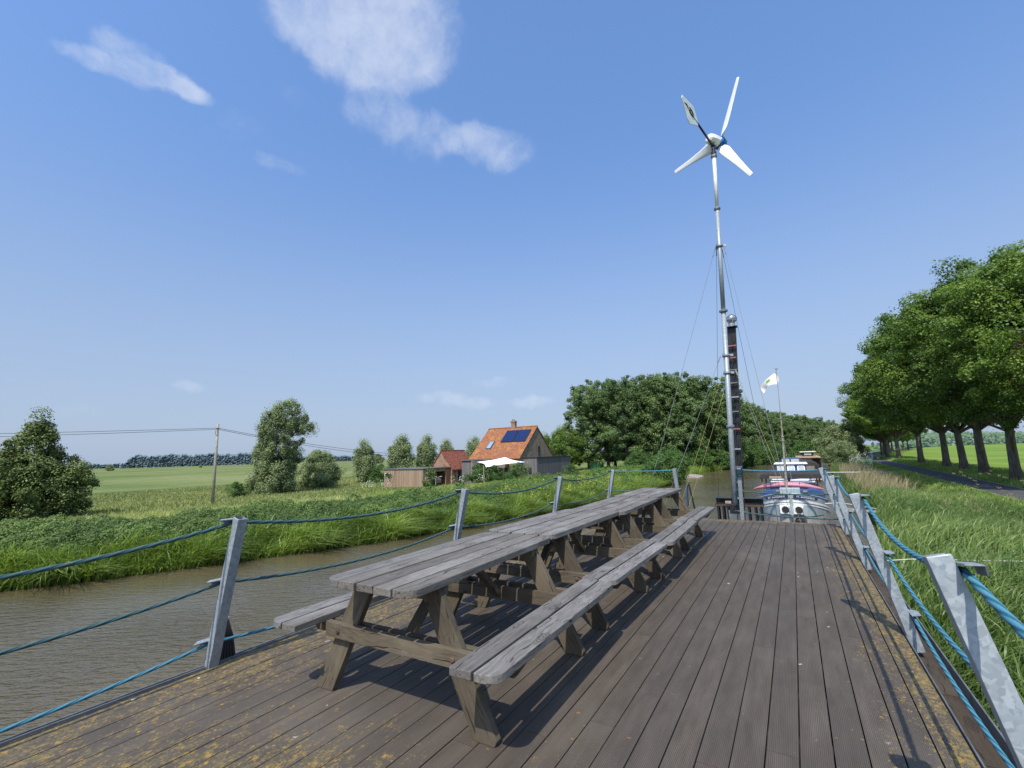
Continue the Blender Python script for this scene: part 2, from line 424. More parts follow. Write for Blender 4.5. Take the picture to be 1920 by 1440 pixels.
MAT['yellow'] = leafmat('yellow flowers', [(.05, (.45,.40,.02)), (1, (.62,.58,.05))], .2, .7, patch=.2)
MAT['white_flower'] = leafmat('white flower heads', [(.05, (.45,.47,.36)), (1, (.7,.7,.62))], .2, .7, patch=.2)

# ------------------------------------------------------------------ the barge the photographer stands on
DX0, DX1, DY0, DY1 = -3.95, .60, -1.3, 11.06
barge = tag(empty('barge', (-1.68, 5, 0)), 'barge with a ribbed brown plank deck speckled with yellow lichen, under the tables', 'barge')
m = MB(); nrow = 31; pitch = (DX1-DX0)/nrow
for i in range(nrow):
    x0 = DX0+i*pitch+.0035; x1 = DX0+(i+1)*pitch-.0035
    y = DY0 - (i*1.37 % 3.0)
    while y < DY1:
        y2 = min(DY1+random.uniform(-.006,.006), y+random.choice([3.0,3.0,3.6,2.4]))
        if DY1-y2 < .5: y2 = DY1+random.uniform(-.006,.006)
        a = max(y, DY0)
        if y2 > DY0+.1:
            m.cur = random.random(); z = random.uniform(-.0012,.0012)
            m.box((x0, a+.002, -.026+z), (x1, y2-.002, z), 1)
        y = y2
m.build('deck', MAT['deck'], barge, bevel=.0025, seg=1)
m = MB()
for k in range(24):                                     # joists in the dark below the boards
    y = DY0+.1+k*.53; m.box((DX0+.02, y, -.12), (DX1-.02, y+.06, -.031), 0)
m.box((DX0+.02, DY0, -.16), (DX1-.02, DY1-.02, -.13), 1)
m.build('deck_frame', MAT['dark_roof'], barge)
m = MB()                                                # hull sides, tucked under the deck
m.prism([(DX0+.02,-.165),(DX1-.0,-.165),(DX1+.12,-3.4),(DX0-.1,-3.4)], 1, DY0-.6, DY1-.03)
m.build('hull', MAT['dark_steel'], barge)
for sgn, xe, lab in ((-1, DX0, None), (1, DX1, None)):  # steel angles along the deck edges
    m = MB()
    xa, xb = (xe-.012, xe-.004) if sgn < 0 else (xe+.004, xe+.012)
    m.box((xa, DY0, -.16), (xb, DY1, .012), 1)
    x2 = xe+sgn*.19
    m.box((min(x2, x2+sgn*.01), DY0, -.20), (max(x2, x2+sgn*.01), DY1+.05, -.045), 1)
    m.box((min(xe+sgn*.0125, x2), DY0, -.205), (max(xe+sgn*.0125, x2), DY1+.05, -.165), 1)
    m.build('edge_rail', MAT['grey_steel'], barge, bevel=.002, seg=1)
m = MB(); m.box((DX0, DY1+.008, -.16), (DX1, DY1+.016, .006), 0)
m.build('edge_rail', MAT['grey_steel'], barge)
# timber filling the gutter on the bank side
m = MB()
for k in range(16):
    y = DY0+k*.8; m.cur = random.random()
    m.box((DX1+.02, y+.006, -.16), (DX1+.18, y+.79, -.135-random.random()*.012), 1)
m.build('gutter_board', MAT['gutter'], barge)

# posts ------------------------------------------------------------
PH = 1.10
def make_post(parent, base, top, side):
    """open-topped square tube leaning inward; side = direction (x,y) of its outer face, where the ropes run"""
    b = Vector(base); tp = Vector(top); d = (tp-b).normalized()
    o = Vector((side[0], side[1], 0)); o = (o - d*o.dot(d)).normalized(); a = d.cross(o).normalized()
    m = MB(); w = .037; th = .005
    def ring(c, h): return [c+o*(i*h)+a*(j*h) for i, j in ((-1,-1),(1,-1),(1,1),(-1,1))]
    V = ring(b, w)+ring(tp, w)+ring(tp, w-th)+ring(tp-d*.12, w-th)
    F = [(3,2,1,0)]
    for k in range(4):
        l = (k+1) % 4; F += [(k,l,4+l,4+k), (4+k,4+l,8+l,8+k), (8+l,8+k,12+k,12+l)]
    F.append((12,13,14,15)); m.add(V, F)
    p = m.build('post', MAT['galv'], parent, bevel=.005)
    # foot plate
    m = MB(); m.box((b.x-.07, b.y-.07, b.z-.03), (b.x+.07, b.y+.07, b.z-.022), 1)
    L = (tp-b).length
    rp = []
    for z in (1.055, .60, .15):
        c = b+d*((z-b.z)/d.z)+o*(w+.018)
        rp.append(c.copy())
        m = MB(); up = d
        # hood over the rope: slanted plate with chamfered ends
        y0, y1 = -.14, .055
        def Q(s_, oo, u): return c + a*s_*(-1 if (a.y > 0) == (True) and False else 1) + o*oo + up*u
        sg = 1 if (a.y < -.5 or a.x < -.5) else -1          # point the long wing toward the near end
        pts = [(y0*-sg, -.018, .032), (y0*-sg*.62, .042, .020), (y1*-sg, .042, .020), (y1*-sg, -.018, .032)]
        top_ = [Q(*q) for q in pts]; bot = [q-up*.006 for q in top_]
        m.add(bot+top_, [(0,1,2,3),(7,6,5,4),(0,4,5,1),(1,5,6,2),(2,6,7,3),(3,7,4,0)])
        lip = [(pts[1][0], .042, .014), (pts[2][0], .042, .014), (pts[2][0], .042, -.02), (pts[1][0]*.7, .042, -.02)]
        lp = [Q(*q) for q in lip]; lp2 = [q+o*.005 for q in lp]
        m.add(lp+lp2, [(0,1,2,3),(7,6,5,4),(0,4,5,1),(1,5,6,2),(2,6,7,3),(3,7,4,0)])
        m.build('rope_hook', MAT['galv'], p)
    return rp

def sag(p0, p1, s, n=26):
    p0 = Vector(p0); p1 = Vector(p1); out = []
    for i in range(n+1):
        u = i/n; q = p0.lerp(p1, u); q.z -= 4*s*u*(1-u); out.append(q)
    return out

def railing(name, loc, label, posts, side, sags, mats, step):
    root = tag(empty(name, loc), label, 'railing')
    hooks = [make_post(root, b, tp, side) for b, tp in posts]
    for lv in range(3):
        path = []
        for k in range(len(hooks)-1):
            path += sag(hooks[k][lv], hooks[k+1][lv], sags[k][lv])[(1 if k else 0):]
        m = MB(); m.rope(path, .0140 if lv == 0 else .0122, step=step)
        m.build('rope', mats[lv], root, smooth=True)
    return root, hooks

LY = [-.88, 1.98, 4.84, 7.72, 10.62]
lpost = [((-3.975, y, -.09), (-3.705, y+.02, PH)) for y in LY]
rl, hl = railing('rope_railing', (-3.9, 5, 0), 'galvanised posts carrying three faded green ropes along the canal side of the deck', lpost, (-1, 0),
    [(.13,.10,.10),(.11,.10,.08),(.12,.09,.08),(.10,.09,.06)], [MAT['rope_old'], MAT['rope_old'], MAT['rope_blue']], .02)
RY = [-.74, 2.10, 4.94, 7.77, 10.6]
rpost = [((.675, y, -.10), (.405, y+(.19 if i_ == 1 else .06), PH+(.012 if i_ == 1 else 0))) for i_, y in enumerate(RY)]
rr, hr = railing('rope_railing', (.65, 5, 0), 'galvanised posts carrying three bright blue ropes along the reed side of the deck', rpost, (1, 0),
    [(.10,.08,.08),(.13,.09,.08),(.11,.08,.08),(.10,.06,.05)], [MAT['rope_blue']]*3, .016)
er = tag(empty('rope_railing', (-1.6, 11.2, 0)), 'pair of galvanised posts with ropes across the far end of the deck, gap between them', 'railing')
ha = make_post(er, (-2.31, 11.13, -.09), (-2.37, 10.93, PH), (0, 1))
hb = make_post(er, (-1.085, 11.13, -.09), (-1.035, 10.93, PH), (0, 1))
for lv in range(3):
    m = MB(); m.rope(sag(hl[-1][lv], ha[lv], .012), .013, step=.03, n=8); m.build('rope', MAT['rope_blue' if lv == 0 else 'rope_old'], er, smooth=True)
    m = MB(); m.rope(sag(hb[lv], hr[-1][lv], .03), .013, step=.03, n=8); m.build('rope', MAT['rope_blue' if lv == 0 else 'rope_old'], er, smooth=True)
# the rope end wound round the post by the mast
m = MB(); pts = []
for k in range(64):
    a = k*2*PI/12; pts.append((-1.037+.058*math.cos(a), 10.935+.058*math.sin(a), 1.09-.0025*k))
for k in range(14): pts.append((-1.10-.004*k, 10.90-.01*math.sin(k), .92-.045*k))
m.tube(pts, .012, 8); m.build('rope', MAT['rope_blue'], er, smooth=True)

# ------------------------------------------------------------------ picnic tables
def rounded(x0, x1, y0, y1, corners, r=.055, n=5):
    out = []
    for cx, cy, a0, key in ((x0,y0,PI,0),(x1,y0,1.5*PI,1),(x1,y1,0,2),(x0,y1,.5*PI,3)):
        if key in corners:
            ox = cx+(r if key in (0,3) else -r); oy = cy+(r if key in (0,1) else -r)
            for k in range(n+1):
                a = a0+.5*PI*k/n; out.append((ox+r*math.cos(a), oy+r*math.sin(a)))
        else: out.append((cx, cy))
    return out
TZ, BZ, TL = .80, .48, 1.795
def make_table():
    root = empty('picnic_table'); L = TL/2
    m = MB(); n = 5; w = .149; x0 = -n*w/2
    for i in range(n):
        m.cur = (i*.37+.15) % 1.0; c = []
        if i == 0: c = [0, 3]
        if i == n-1: c = [1, 2]
        dy = random.uniform(-.006,.006); dz = random.uniform(-.003,.003)
        m.prism(rounded(x0+i*w+.0075, x0+(i+1)*w-.0075, -L+dy, L+dy, c, .085), 2, TZ-.044+dz, TZ+dz, (0,1))
    m.build('tabletop', MAT['table_wood'], root, bevel=.004)
    for s in (-1, 1):
        m = MB()
        for k in range(2):
            xa = s*(.622+k*.149); m.cur = random.random()
            a, b = sorted((xa, xa+s*.132)); cs = []
            cs = ([1,2] if s > 0 else [0,3]) if k == 1 else []
            dy = random.uniform(-.004,.004)
            m.prism(rounded(a, b, -L+dy, L+dy, cs, .085), 2, BZ-.042, BZ, (0,1))
        m.build('bench_seat', MAT['table_wood'], root, bevel=.004)
    for e in (-1, 1):
        yf = e*.635                                   # outer face of this end frame
        i1 = yf-e*.048
        for s in (-1, 1):                             # splayed legs, feet cut level
            m = MB(); m.cur = random.random()
            poly = [(s*.575, 0), (s*.71, 0), (s*.725, .03), (s*.335, TZ-.046), (s*.185, TZ-.046)]
            m.prism(poly, 1, min(yf, i1), max(yf, i1), (-s*.39, .75))
            m.build('leg', MAT['leg_wood'], root, bevel=.004)
        o1 = yf+e*.003; o2 = o1+e*.042                # short cross beam outside the legs
        m = MB(); m.cur = random.random()
        m.prism([(-.60,BZ-.125),(.60,BZ-.125),(.60,BZ-.03),(-.60,BZ-.03)], 1, min(o1,o2), max(o1,o2), (1,0))
        cb = m.build('cross_beam', MAT['leg_wood'], root, bevel=.004)
        for s in (-1, 1):
            m = MB(); c = (s*.475, o2, BZ-.078)
            m.lathe(c, [(.017, 0), (.016, e*.006), (.010, e*.011)], 12, 1); m.build('bolt', MAT['rust_steel'], cb)
        q1 = i1-e*.003; q2 = q1-e*.042                # long bearer inside, carrying the benches
        m = MB(); m.cur = random.random()
        m.prism([(-.87,BZ-.072),(-.81,BZ-.145),(.81,BZ-.145),(.87,BZ-.072),(.87,BZ-.044),(-.87,BZ-.044)], 1, min(q1,q2), max(q1,q2), (1,0))
        m.build('bench_bearer', MAT['leg_wood'], root, bevel=.003)
        m = MB(); m.cur = random.random()
        m.prism([(-.34,TZ-.10),(-.30,TZ-.145),(.30,TZ-.145),(.34,TZ-.10),(.34,TZ-.046),(-.34,TZ-.046)], 1, min(q1,q2), max(q1,q2), (1,0))
        m.build('top_bearer', MAT['leg_wood'], root, bevel=.003)
        m = MB(); m.cur = random.random()             # diagonal brace up to the middle of the top
        m.bar((0, q2-e*.01, BZ-.10), (0, q2-e*.40, TZ-.07), .07, .04)
        m.build('brace', MAT['leg_wood'], root, bevel=.003)
    return root
tabs = [('weathered picnic table with rounded board ends, nearest to the camera', -2.225, 2.815, 1.0, .002),
        ('weathered picnic table butted against the far end of the nearest one', -2.235, 4.625, -.9, .016),
        ('weathered picnic table, third from the camera in the row', -2.205, 6.43, .9, .0),
        ('weathered picnic table at the far end of the row beside the end railing', -2.225, 8.235, -.6, .012)]
proto = make_table()
for i, (lab, x, y, rz, dz) in enumerate(tabs):
    o = proto if i == 0 else copy_tree(proto)
    o.location = (x, y, .001); o.scale.z = 1+dz; o.rotation_euler.z = math.radians(rz)
    tag(o, lab, 'picnic table', 'picnic tables placed end to end on the deck')

# ------------------------------------------------------------------ fender by the nearest canal-side post
fd = tag(empty('boat_fender', (-4.12, 2.16, -.2)), 'black ribbed rubber fender standing behind the first canal side post', 'fender')
m = MB()
for k in range(7):
    a = (k-3)/3; m.tube([(-4.13+.01*k, 2.16+a*.085, -.45), (-4.12, 2.16+a*.075, -.05), (-4.11, 2.16+a*.045, .12), (-4.10, 2.16, .26)], [.016,.016,.012,.007], 8)
m.build('body', MAT['rubber'], fd, smooth=True)
m = MB(); m.lathe((-4.10, 2.16, .255), [(.0, 0), (.012, .004), (.014, .016), (.008, .026), (0.001, .028)], 10); m.build('cap', MAT['aluminium'], fd)
# boarding ladder at the far gap
bl = tag(empty('boarding_ladder', (-2.12, 11.6, 0)), 'small ladder with one blue and one black stile at the far end of the deck', 'ladder')
m = MB(); m.bar((-2.30, 11.55, -.8), (-2.24, 11.55, .72), .03, .11, (0,1,0)); m.build('stile', MAT['blue_tarp'], bl, bevel=.005)
m = MB(); m.bar((-1.98, 11.62, -.8), (-2.205, 11.58, .73), .03, .07, (0,1,0)); m.build('stile', MAT['black_paint'], bl, bevel=.005)
for z in (-.55,-.25,.05):
    m = MB(); m.bar((-2.27, 11.57, z), (-2.1+.0*z, 11.60, z), .025, .03); m.build('rung', MAT['black_paint'], bl)

# ------------------------------------------------------------------ wind turbine on its guyed mast
wt = tag(empty('wind_turbine', (-1.19, 11.45, -.4)), 'small white three bladed wind turbine on a tall guyed galvanised mast', 'wind turbine')
def mp(z): return Vector((-1.245+.0385*z, 11.45, z))      # the mast leans a touch
def mring(m, z, r, h): m.lathe(mp(z), [(r*.85, -h/2), (r, -h/2+.004), (r, h/2-.004), (r*.85, h/2)], 20)
m = MB(); m.tube([mp(-.35), mp(2), mp(4.72)], [.056,.056,.054], 18); m.build('mast', MAT['galv'], wt, smooth=True)
m = MB(); m.tube([mp(4.72), mp(7.28)], .048, 18); m.build('mast', MAT['galv'], wt, smooth=True)
m = MB(); m.tube([mp(7.28), mp(8.72)], .042, 18); m.build('mast', MAT['white_weather'], wt, smooth=True)
for z, r in ((4.72,.095),(7.28,.075),(2.02,.088),(8.66,.075)):
    m = MB(); mring(m, z-.012, r, .016); mring(m, z+.012, r, .016)
    for k in range(6):
        a = k*PI/3; m.lathe(mp(z)+Vector((r*.8*math.cos(a), r*.8*math.sin(a), 0)), [(.007,-.03),(.007,.03)], 6)
    m.build('flange', MAT['aluminium' if z > 7 else 'galv'], wt)
m = MB(); m.box((-1.37,11.36,-.62), (-1.13,11.54,.16)); m.box((-1.32,11.08,-.4), (-1.16,11.36,-.2)); m.build('mast_foot', MAT['grey_steel'], wt, bevel=.006)
m = MB(); m.box((-1.46,11.38,.235), (-1.04,11.54,.275)); m.box((-1.34,11.34,.12), (-1.12,11.38,.30)); m.build('clamp', MAT['black_paint'], wt, bevel=.004)
guys = []
def guy(z, dx, end, matn, r=.006):
    p0 = mp(z)+Vector((dx, .02, 0)); e = Vector(end); p0m = p0+(e-p0)*.03
    m = MB(); m.tube([p0, p0m], r*2.4, 6); m.tube([p0m, p0m+(e-p0)*.005], r*3, 6)
    m.tube([p0m, p0.lerp(e,.5)-Vector((0,0,.04)), e], r, 6); m.build('guy_wire', MAT[matn], wt)
for z, lab in ((6.33, 0), (3.66, 1), (3.25, 2)):
    m = MB()
    for a in (0.2, 2.2, 4.3):
        c = mp(z); d = Vector((math.cos(a), math.sin(a), 0)); m.bar(c+d*.04, c+d*.15, .02, .05)
    mring(m, z, .085, .04); m.build('guy_bracket', MAT['galv'], wt)
EY = 11.07
guy(6.33, -.09, (-3.23, EY, .0), 'wire', .0045); guy(6.33, .09, (-.13, EY, .0), 'wire', .0045); guy(6.25, .05, (-.42, EY, .0), 'wire_dark', .004)
guy(6.33, -.07, (-1.55, EY, .0), 'wire_dark', .004)
guy(3.66, -.12, (-2.80, EY, .0), 'wire', .0045); guy(3.22, -.11, (-2.44, EY, .0), 'wire_yellow', .0032); guy(2.8, -.1, (-2.25, EY, .0), 'wire_yellow', .003)
guy(3.3, .17, (-.13, EY, .0), 'wire', .0045); guy(3.28, .19, (-.02, EY, .0), 'wire_yellow', .0032)
# head
az = math.radians(31); nd = Vector((math.sin(az), math.cos(az), 0)); sdv = Vector((math.cos(az), -math.sin(az), 0)); UP = Vector((0,0,1))
hub = Vector((-.90, 11.45, 9.10)); rc = hub+nd*.27
m = MB(); m.lathe(mp(8.75), [(.062,-.03),(.062,.02),(.045,.03),(.045,.17),(.06,.18),(.06,.21)], 18); m.build('yaw_bearing', MAT['dark_steel'], wt, smooth=False)
m = MB()
for s in (-1, 1):
    m.bar(mp(8.93)+sdv*s*.05, hub+sdv*s*.055-UP*.06, .018, .06); 
m.bar(mp(8.9)-nd*.02, hub-UP*.08-nd*.02, .05, .03)
for z in (8.86, 8.93, 9.0): m.lathe(mp(z)-nd*.06, [(.02,-.012),(.026,0),(.02,.012)], 10)
m.build('yaw_fork', MAT['aluminium'], wt, bevel=.004)
def facet(c, ax, u, v, prof, n=10):
    m_ = []; 
    for r, h in prof:
        for k in range(n):
            a = 2*PI*(k+.5)/n; m_.append(c+ax*h+u*(r*math.cos(a))+v*(r*math.sin(a)))
    fs = [(i*n+k, i*n+(k+1)%n, (i+1)*n+(k+1)%n, (i+1)*n+k) for i in range(len(prof)-1) for k in range(n)]
    return m_, fs+[tuple(range(n-1,-1,-1)), tuple((len(prof)-1)*n+k for k in range(n))]
m = MB(); m.add(*facet(hub, nd, sdv, UP, [(.07,-.17),(.115,-.135),(.135,-.02),(.135,.13),(.12,.165)]))
nac = m.build('nacelle', MAT['white_paint'], wt, bevel=.008)
m = MB(); m.add(*facet(rc, nd, sdv, UP, [(.13,-.10),(.145,-.06),(.145,.03),(.12,.11),(.06,.17),(.005,.195)], 16)); m.build('nose_cone', MAT['blue_cap'], wt, smooth=True)
m = MB(); m.add(*facet(rc, nd, sdv, UP, [(.15,-.045),(.155,-.035),(.155,-.02),(.15,-.015)], 20)); m.build('hub_plate', MAT['dark_steel'], wt)
# blades: tapered, twisted aerofoils
def blade(ang):
    rad = (sdv*math.cos(ang)+UP*math.sin(ang)); tan = (-sdv*math.sin(ang)+UP*math.cos(ang))
    m = MB(); sec = []
    st = [(.10,.060,1.0,.030),(.17,.105,.85,.030),(.27,.135,.6,.026),(.38,.125,.44,.020),(.6,.098,.30,.014),(.9,.076,.2,.010),(1.2,.060,.13,.007),(1.44,.050,.1,.005),(1.48,.036,.1,.003)]
    n = 12
    for r, c, tw, th in st:
        for k in range(n):
            a = 2*PI*k/n; u = math.cos(a)*c-c*.25; v = math.sin(a)*th*(1.3 if math.cos(a) > 0 else .8)
            sec.append(rc+rad*r+tan*(u*math.cos(tw)-v*math.sin(tw))+nd*(u*math.sin(tw)+v*math.cos(tw)))
    fs = [(i*n+k, i*n+(k+1)%n, (i+1)*n+(k+1)%n, (i+1)*n+k) for i in range(len(st)-1) for k in range(n)]
    fs += [tuple(range(n-1,-1,-1)), tuple((len(st)-1)*n+k for k in range(n))]
    m.add(sec, fs); m.build('blade', MAT['white_paint'], wt, smooth=True)
for tip in ((1.40, 64), (1.4, 177), (1.4, -61)):
    blade(math.radians(tip[1]))
# tail boom and vane (the vane carries its maker's dark oval mark)
t0 = hub-UP*.16-nd*.03; td = (Vector((-1.19, 9.80, 8.93))-t0).normalized(); ts = td.cross(UP).normalized(); tu = ts.cross(td)
m = MB(); m.tube([t0, t0+td*.5, t0+td*1.05], [.026,.024,.022], 12); m.tube([t0+td*1.05, t0+td*1.62], .013, 10); m.build('tail_boom', MAT['dark_steel'], wt, smooth=True)
m = MB()
vp = [(1.02,.03),(1.16,.24),(1.28,.31),(1.96,.16),(2.02,.06),(1.76,-.31),(1.62,-.34),(1.04,-.05)]
V = [t0+td*a+tu*b+ts*s for s in (-.006,.006) for a, b in vp]; n = len(vp)
m.add(V, [tuple(range(n-1,-1,-1)), tuple(range(n,2*n))]+[(i,(i+1)%n,n+(i+1)%n,n+i) for i in range(n)])
tv = m.build('tail_vane', MAT['white_weather'], wt, bevel=.003)
m = MB()
for s in (-1, 1):
    def TP(a, b): return t0+td*(1.48+a)+tu*(.03+b)+ts*(s*.010)
    for rx, ry, rr in ((.17,.075,.007),(.11,.042,.006)):
        m.tube([TP(rx*math.cos(q*PI/16), ry*math.sin(q*PI/16)) for q in range(4, 33)], rr, 5)
    m.tube([TP(.16,.0), TP(.28,.02), TP(.40,.0)], [.004,.014,.004], 5)
    m.tube([TP(.02,-.04), TP(.06,.0), TP(.02,.04)], .006, 5)
m.build('emblem', MAT['dark_steel'], tv)

# ------------------------------------------------------------------ mooring frame and dark column behind the mast
mf = tag(empty('mooring_trestle', (-1.25, 12.6, -3)), 'black steel mooring trestle with slanting legs behind the foot of the turbine mast', 'trestle')
m = MB(); m.box((-1.78,12.5,.305), (-.74,12.74,.325)); m.box((-1.78,12.6,.20), (-.74,12.63,.305)); m.box((-1.78,12.5,.18), (-.74,12.74,.20)); m.build('beam', MAT['black_paint'], mf, bevel=.003)
m = MB(); m.box((-1.80,12.46,.125), (-.74,12.78,.176)); m.build('beam', MAT['rust_steel'], mf, bevel=.004)
for x0, x1 in ((-1.74,-1.74),(-1.62,-1.66),(-1.52,-1.40),(-1.06,-1.02),(-.92,-.80),(-.80,-.79)):
    for yy in (12.5, 12.74):
        m = MB(); m.bar((x0, yy, .122), (x1, yy+.1, -3.3), .05 if yy > 12.6 else .04, .05, (0,1,0)); m.build('leg', MAT['dark_steel'], mf, bevel=.004)
m = MB(); m.box((-1.55,12.40,.20), (-1.42,12.47,.26)); m.build('lamp_box', MAT['pale_wood'], mf, bevel=.004)
dc = tag(empty('pile_column', (-1.27, 12.3, -3)), 'black lattice column with pale and red rungs and a steel ball vent on top', 'column')
def cp(z): return Vector((-1.235+.0525*z, 12.3, z))
m = MB()
for s in (-1, 1):
    m.bar(cp(-3.2)+Vector((s*.062,0,0)), cp(4.5)+Vector((s*.05,0,0)), .10, .018)
m.bar(cp(-3.2)+Vector((0,.02,0)), cp(4.5)+Vector((0,.02,0)), .012, .12, (1,0,0))
m.build('beam', MAT['black_paint'], dc, bevel=.003)
for k, z in enumerate([.35,.72,1.08,1.5,1.98,2.4,2.75,3.1,3.42,3.72,4.02]):
    m = MB(); c = cp(z); w = .085 if k % 2 else .095
    m.box((c.x-w, c.y-.10, z-.014), (c.x+w, c.y-.06, z+.014)); m.build('rung', MAT['red_paint' if k in (4, 9, 10) else ('grey_steel' if k % 3 else 'galv')], dc, bevel=.003)
for k in range(9):
    z = .5+k*.42; m = MB(); m.bar(cp(z)+Vector((-.05,-.07,0)), cp(z+.36)+Vector((.05,-.07,0)), .008, .014); m.build('lattice', MAT['dark_steel'], dc)
c = cp(4.5); m = MB(); m.box((c.x-.15, c.y-.11, 4.5), (c.x+.13, c.y+.11, 4.52)); m.build('cap_plate', MAT['black_paint'], dc, bevel=.003)
m = MB(); m.lathe((c.x+.01, c.y, 4.521), [(.075,0),(.075,.09),(.08,.095),(.05,.10)], 20); m.build('collar', MAT['aluminium'], dc)
m = MB(); bc = Vector((c.x+.02, c.y, 4.72))
for k in range(20):                                        # curved vanes of the ball vent
    a = 2*PI*k/20
    for q in range(7):
        def bp(q_, da): 
            ph = -1.15+2.3*q_/7; return bc+Vector((.125*math.cos(ph)*math.cos(a+da), .125*math.cos(ph)*math.sin(a+da), .115*math.sin(ph)))
        m.add([bp(q,0), bp(q,.22), bp(q+1,.22), bp(q+1,0)], [(0,1,2,3)])
m.lathe(bc, [(.02,.10),(.06,.104),(.03,.116),(.001,.118)], 16); m.build('ball_vent', MAT['aluminium'], dc)

# ------------------------------------------------------------------ water and boats
ys = np.concatenate([np.arange(-60,60,3), np.arange(60,340,6), np.arange(340,900,40)])
V = []; Q = []
for i, y in enumerate(ys):
    a, b = float(xl(y))-2.2, float(xr(y))+1.5
    for k in range(9): V.append((a+(b-a)*k/8, y, -3.0))
    if i:
        for k in range(8): Q.append(((i-1)*9+k, (i-1)*9+k+1, i*9+k+1, i*9+k))
t = NT('muddy canal water'); P = t.geo()
Pn = t.vmath('MULTIPLY', P, (1.0, .55, 1))
rot = t.n('ShaderNodeVectorRotate'); t.put(rot.inputs['Vector'], P); rot.inputs['Angle'].default_value = math.radians(-35)
Pr = t.vmath('MULTIPLY', rot.outputs[0], (.55, 1.6, 1))
w1 = t.noise(Pr, 3.0, 3, .55); w2 = t.noise(Pr, 9.0, 2, .5); w3 = t.noise(P, .10, 2)
h = t.math('MULTIPLY', t.math('ADD', w1, t.math('MULTIPLY', w2, .35)), t.math('ADD', .35, t.step(w3, .35, .62)))
t.bump(h, .6, .13)
c = t.ramp(t.noise(P, .12, 3), [(.3, (.088,.071,.040)), (.7, (.115,.091,.050))])
t.b.inputs['IOR'].default_value = 1.48
WATER = t.fin(c, .11, 0, .5)
o = np_mesh('canal_water', np.array(V), np.array(Q), np.full(len(Q), .5), WATER); tag(o, kind='structure')

def loft(m, sts, n, closed=True, flip=False):
    """sts: list of point rings (same length)"""
    V = [p for r in sts for p in r]; k0 = len(sts[0])
    fs = [(i*k0+k, i*k0+k+1, (i+1)*k0+k+1, (i+1)*k0+k) for i in range(len(sts)-1) for k in range(k0-1)]
    m.add(V, fs)
BX = -.42
def bowhalf(y):      # half breadth of the grey barge at deck level, bluff bow toward the camera
    t_ = max(0, min(1, (y-31.0)/3.6)); return .04+1.86*math.sqrt(max(0, 1-(1-t_)**2.1))
def sheer(y): 
    t_ = max(0, min(1, (y-31.0)/5.5)); return -1.13-.85*(1-(1-t_)**1.7)
gb = tag(empty('moored_barge', (BX, 40, -3)), 'grey canal barge with white striped bow and blue hatch covers, moored ahead', 'barge')
yst = [31.0,31.05,31.15,31.3,31.55,31.9,32.3,32.9,33.6,34.6,36,40,46,52,60,64]
def hullring(s, zs, out=0.0):
    rings = []
    for y in yst:
        hw = bowhalf(y); r = []
        for z in zs:
            top = sheer(y); zz = top+z if z > -1.2 else {-1.4: -2.42, -1.5: -2.46, -9: -3.3}.get(z, z)
            f = max(0, (top-zz))/2.0; w = hw*(1-.10*f*max(0, 1-(y-31)/5)); yy = y+.22*f*max(0, 1-(y-31)/4)
            r.append((BX+s*(w+out), yy, zz))
        rings.append(r)
    return rings
m = MB()
for s in (-1, 1): loft(m, hullring(s, [0,-.2,-.42,-.9,-1.4]), 5)
gh = m.build('hull', MAT['hull_grey'], gb, smooth=False)
m = MB()
for s in (-1, 1): loft(m, hullring(s, [-1.5,-9], .012), 2)
m.build('hull_skirt', MAT['hull_low'], gb)
m = MB()
for s in (-1, 1): loft(m, hullring(s, [-.35,-.47], .03), 2); loft(m, hullring(s, [-.54,-.61], .03), 2)
m.build('hull_stripe', MAT['white_paint'], gb)
m = MB()
for s in (-1, 1):
    for i in range(len(yst)-1):
        a = (BX+s*bowhalf(yst[i]), yst[i], sheer(yst[i])); b = (BX+s*bowhalf(yst[i+1]), yst[i+1], sheer(yst[i+1]))
        m.tube([a, b], .035, 6)
m.build('gunwale', MAT['hull_grey'], gb)
m = MB()
for i in range(len(yst)-1):
    y0, y1 = yst[i], yst[i+1]; a, b = bowhalf(y0)-.02, bowhalf(y1)-.02; z0, z1 = sheer(y0)-.25, sheer(y1)-.25
    m.add([(BX-a,y0,z0),(BX+a,y0,z0),(BX+b,y1,z1),(BX-b,y1,z1)], [(0,1,2,3)])
m.build('foredeck', MAT['grey_steel'], gb)
m = MB(); m.bar((BX, 30.96, -1.02), (BX, 31.16, -2.95), .07, .09, (0,1,0)); m.build('stem_post', MAT['hull_grey'], gb, bevel=.01)
# hawse pipes in their white scalloped surrounds
for s in (-1, 1):
    m = MB(); cx = BX+s*.33; cy = 31.02; cz = -2.02
    pts = []
    for k in range(28):
        a = 2*PI*k/28; r = .30+.035*abs(math.cos(2*a)); 
        sx = max(-.27, min(.27, r*math.cos(a)*1.15)); sz = max(-.24, min(.24, r*math.sin(a)*1.15)); pts.append((cx+sx, cz+sz))
    V = [(x_, cy-.03, z_) for x_, z_ in pts]+[(x_, cy+.10, z_) for x_, z_ in pts]; n = 28
    m.add(V, [tuple(range(n)), tuple(range(2*n-1, n-1, -1))]+[(i, n+i, n+(i+1)%n, (i+1)%n) for i in range(n)])
    hs = m.build('hawse_plate', MAT['white_paint'], gb, bevel=.01)
    m = MB(); m.lathe((cx, cy-.08, cz), [(.175,0),(.185,.02),(.185,.05)], 24, 1); m.build('hawse_pipe', MAT['rubber'], hs)
    m = MB(); m.prism([(cx+.30, -1.68),(cx+.42,-1.98),(cx+.40,-2.3),(cx+.33,-2.36),(cx+.20,-2.28),(cx+.17,-1.95)], 1, 30.86, 30.92); m.build('anchor', MAT['hull_grey'], gb, bevel=.02)
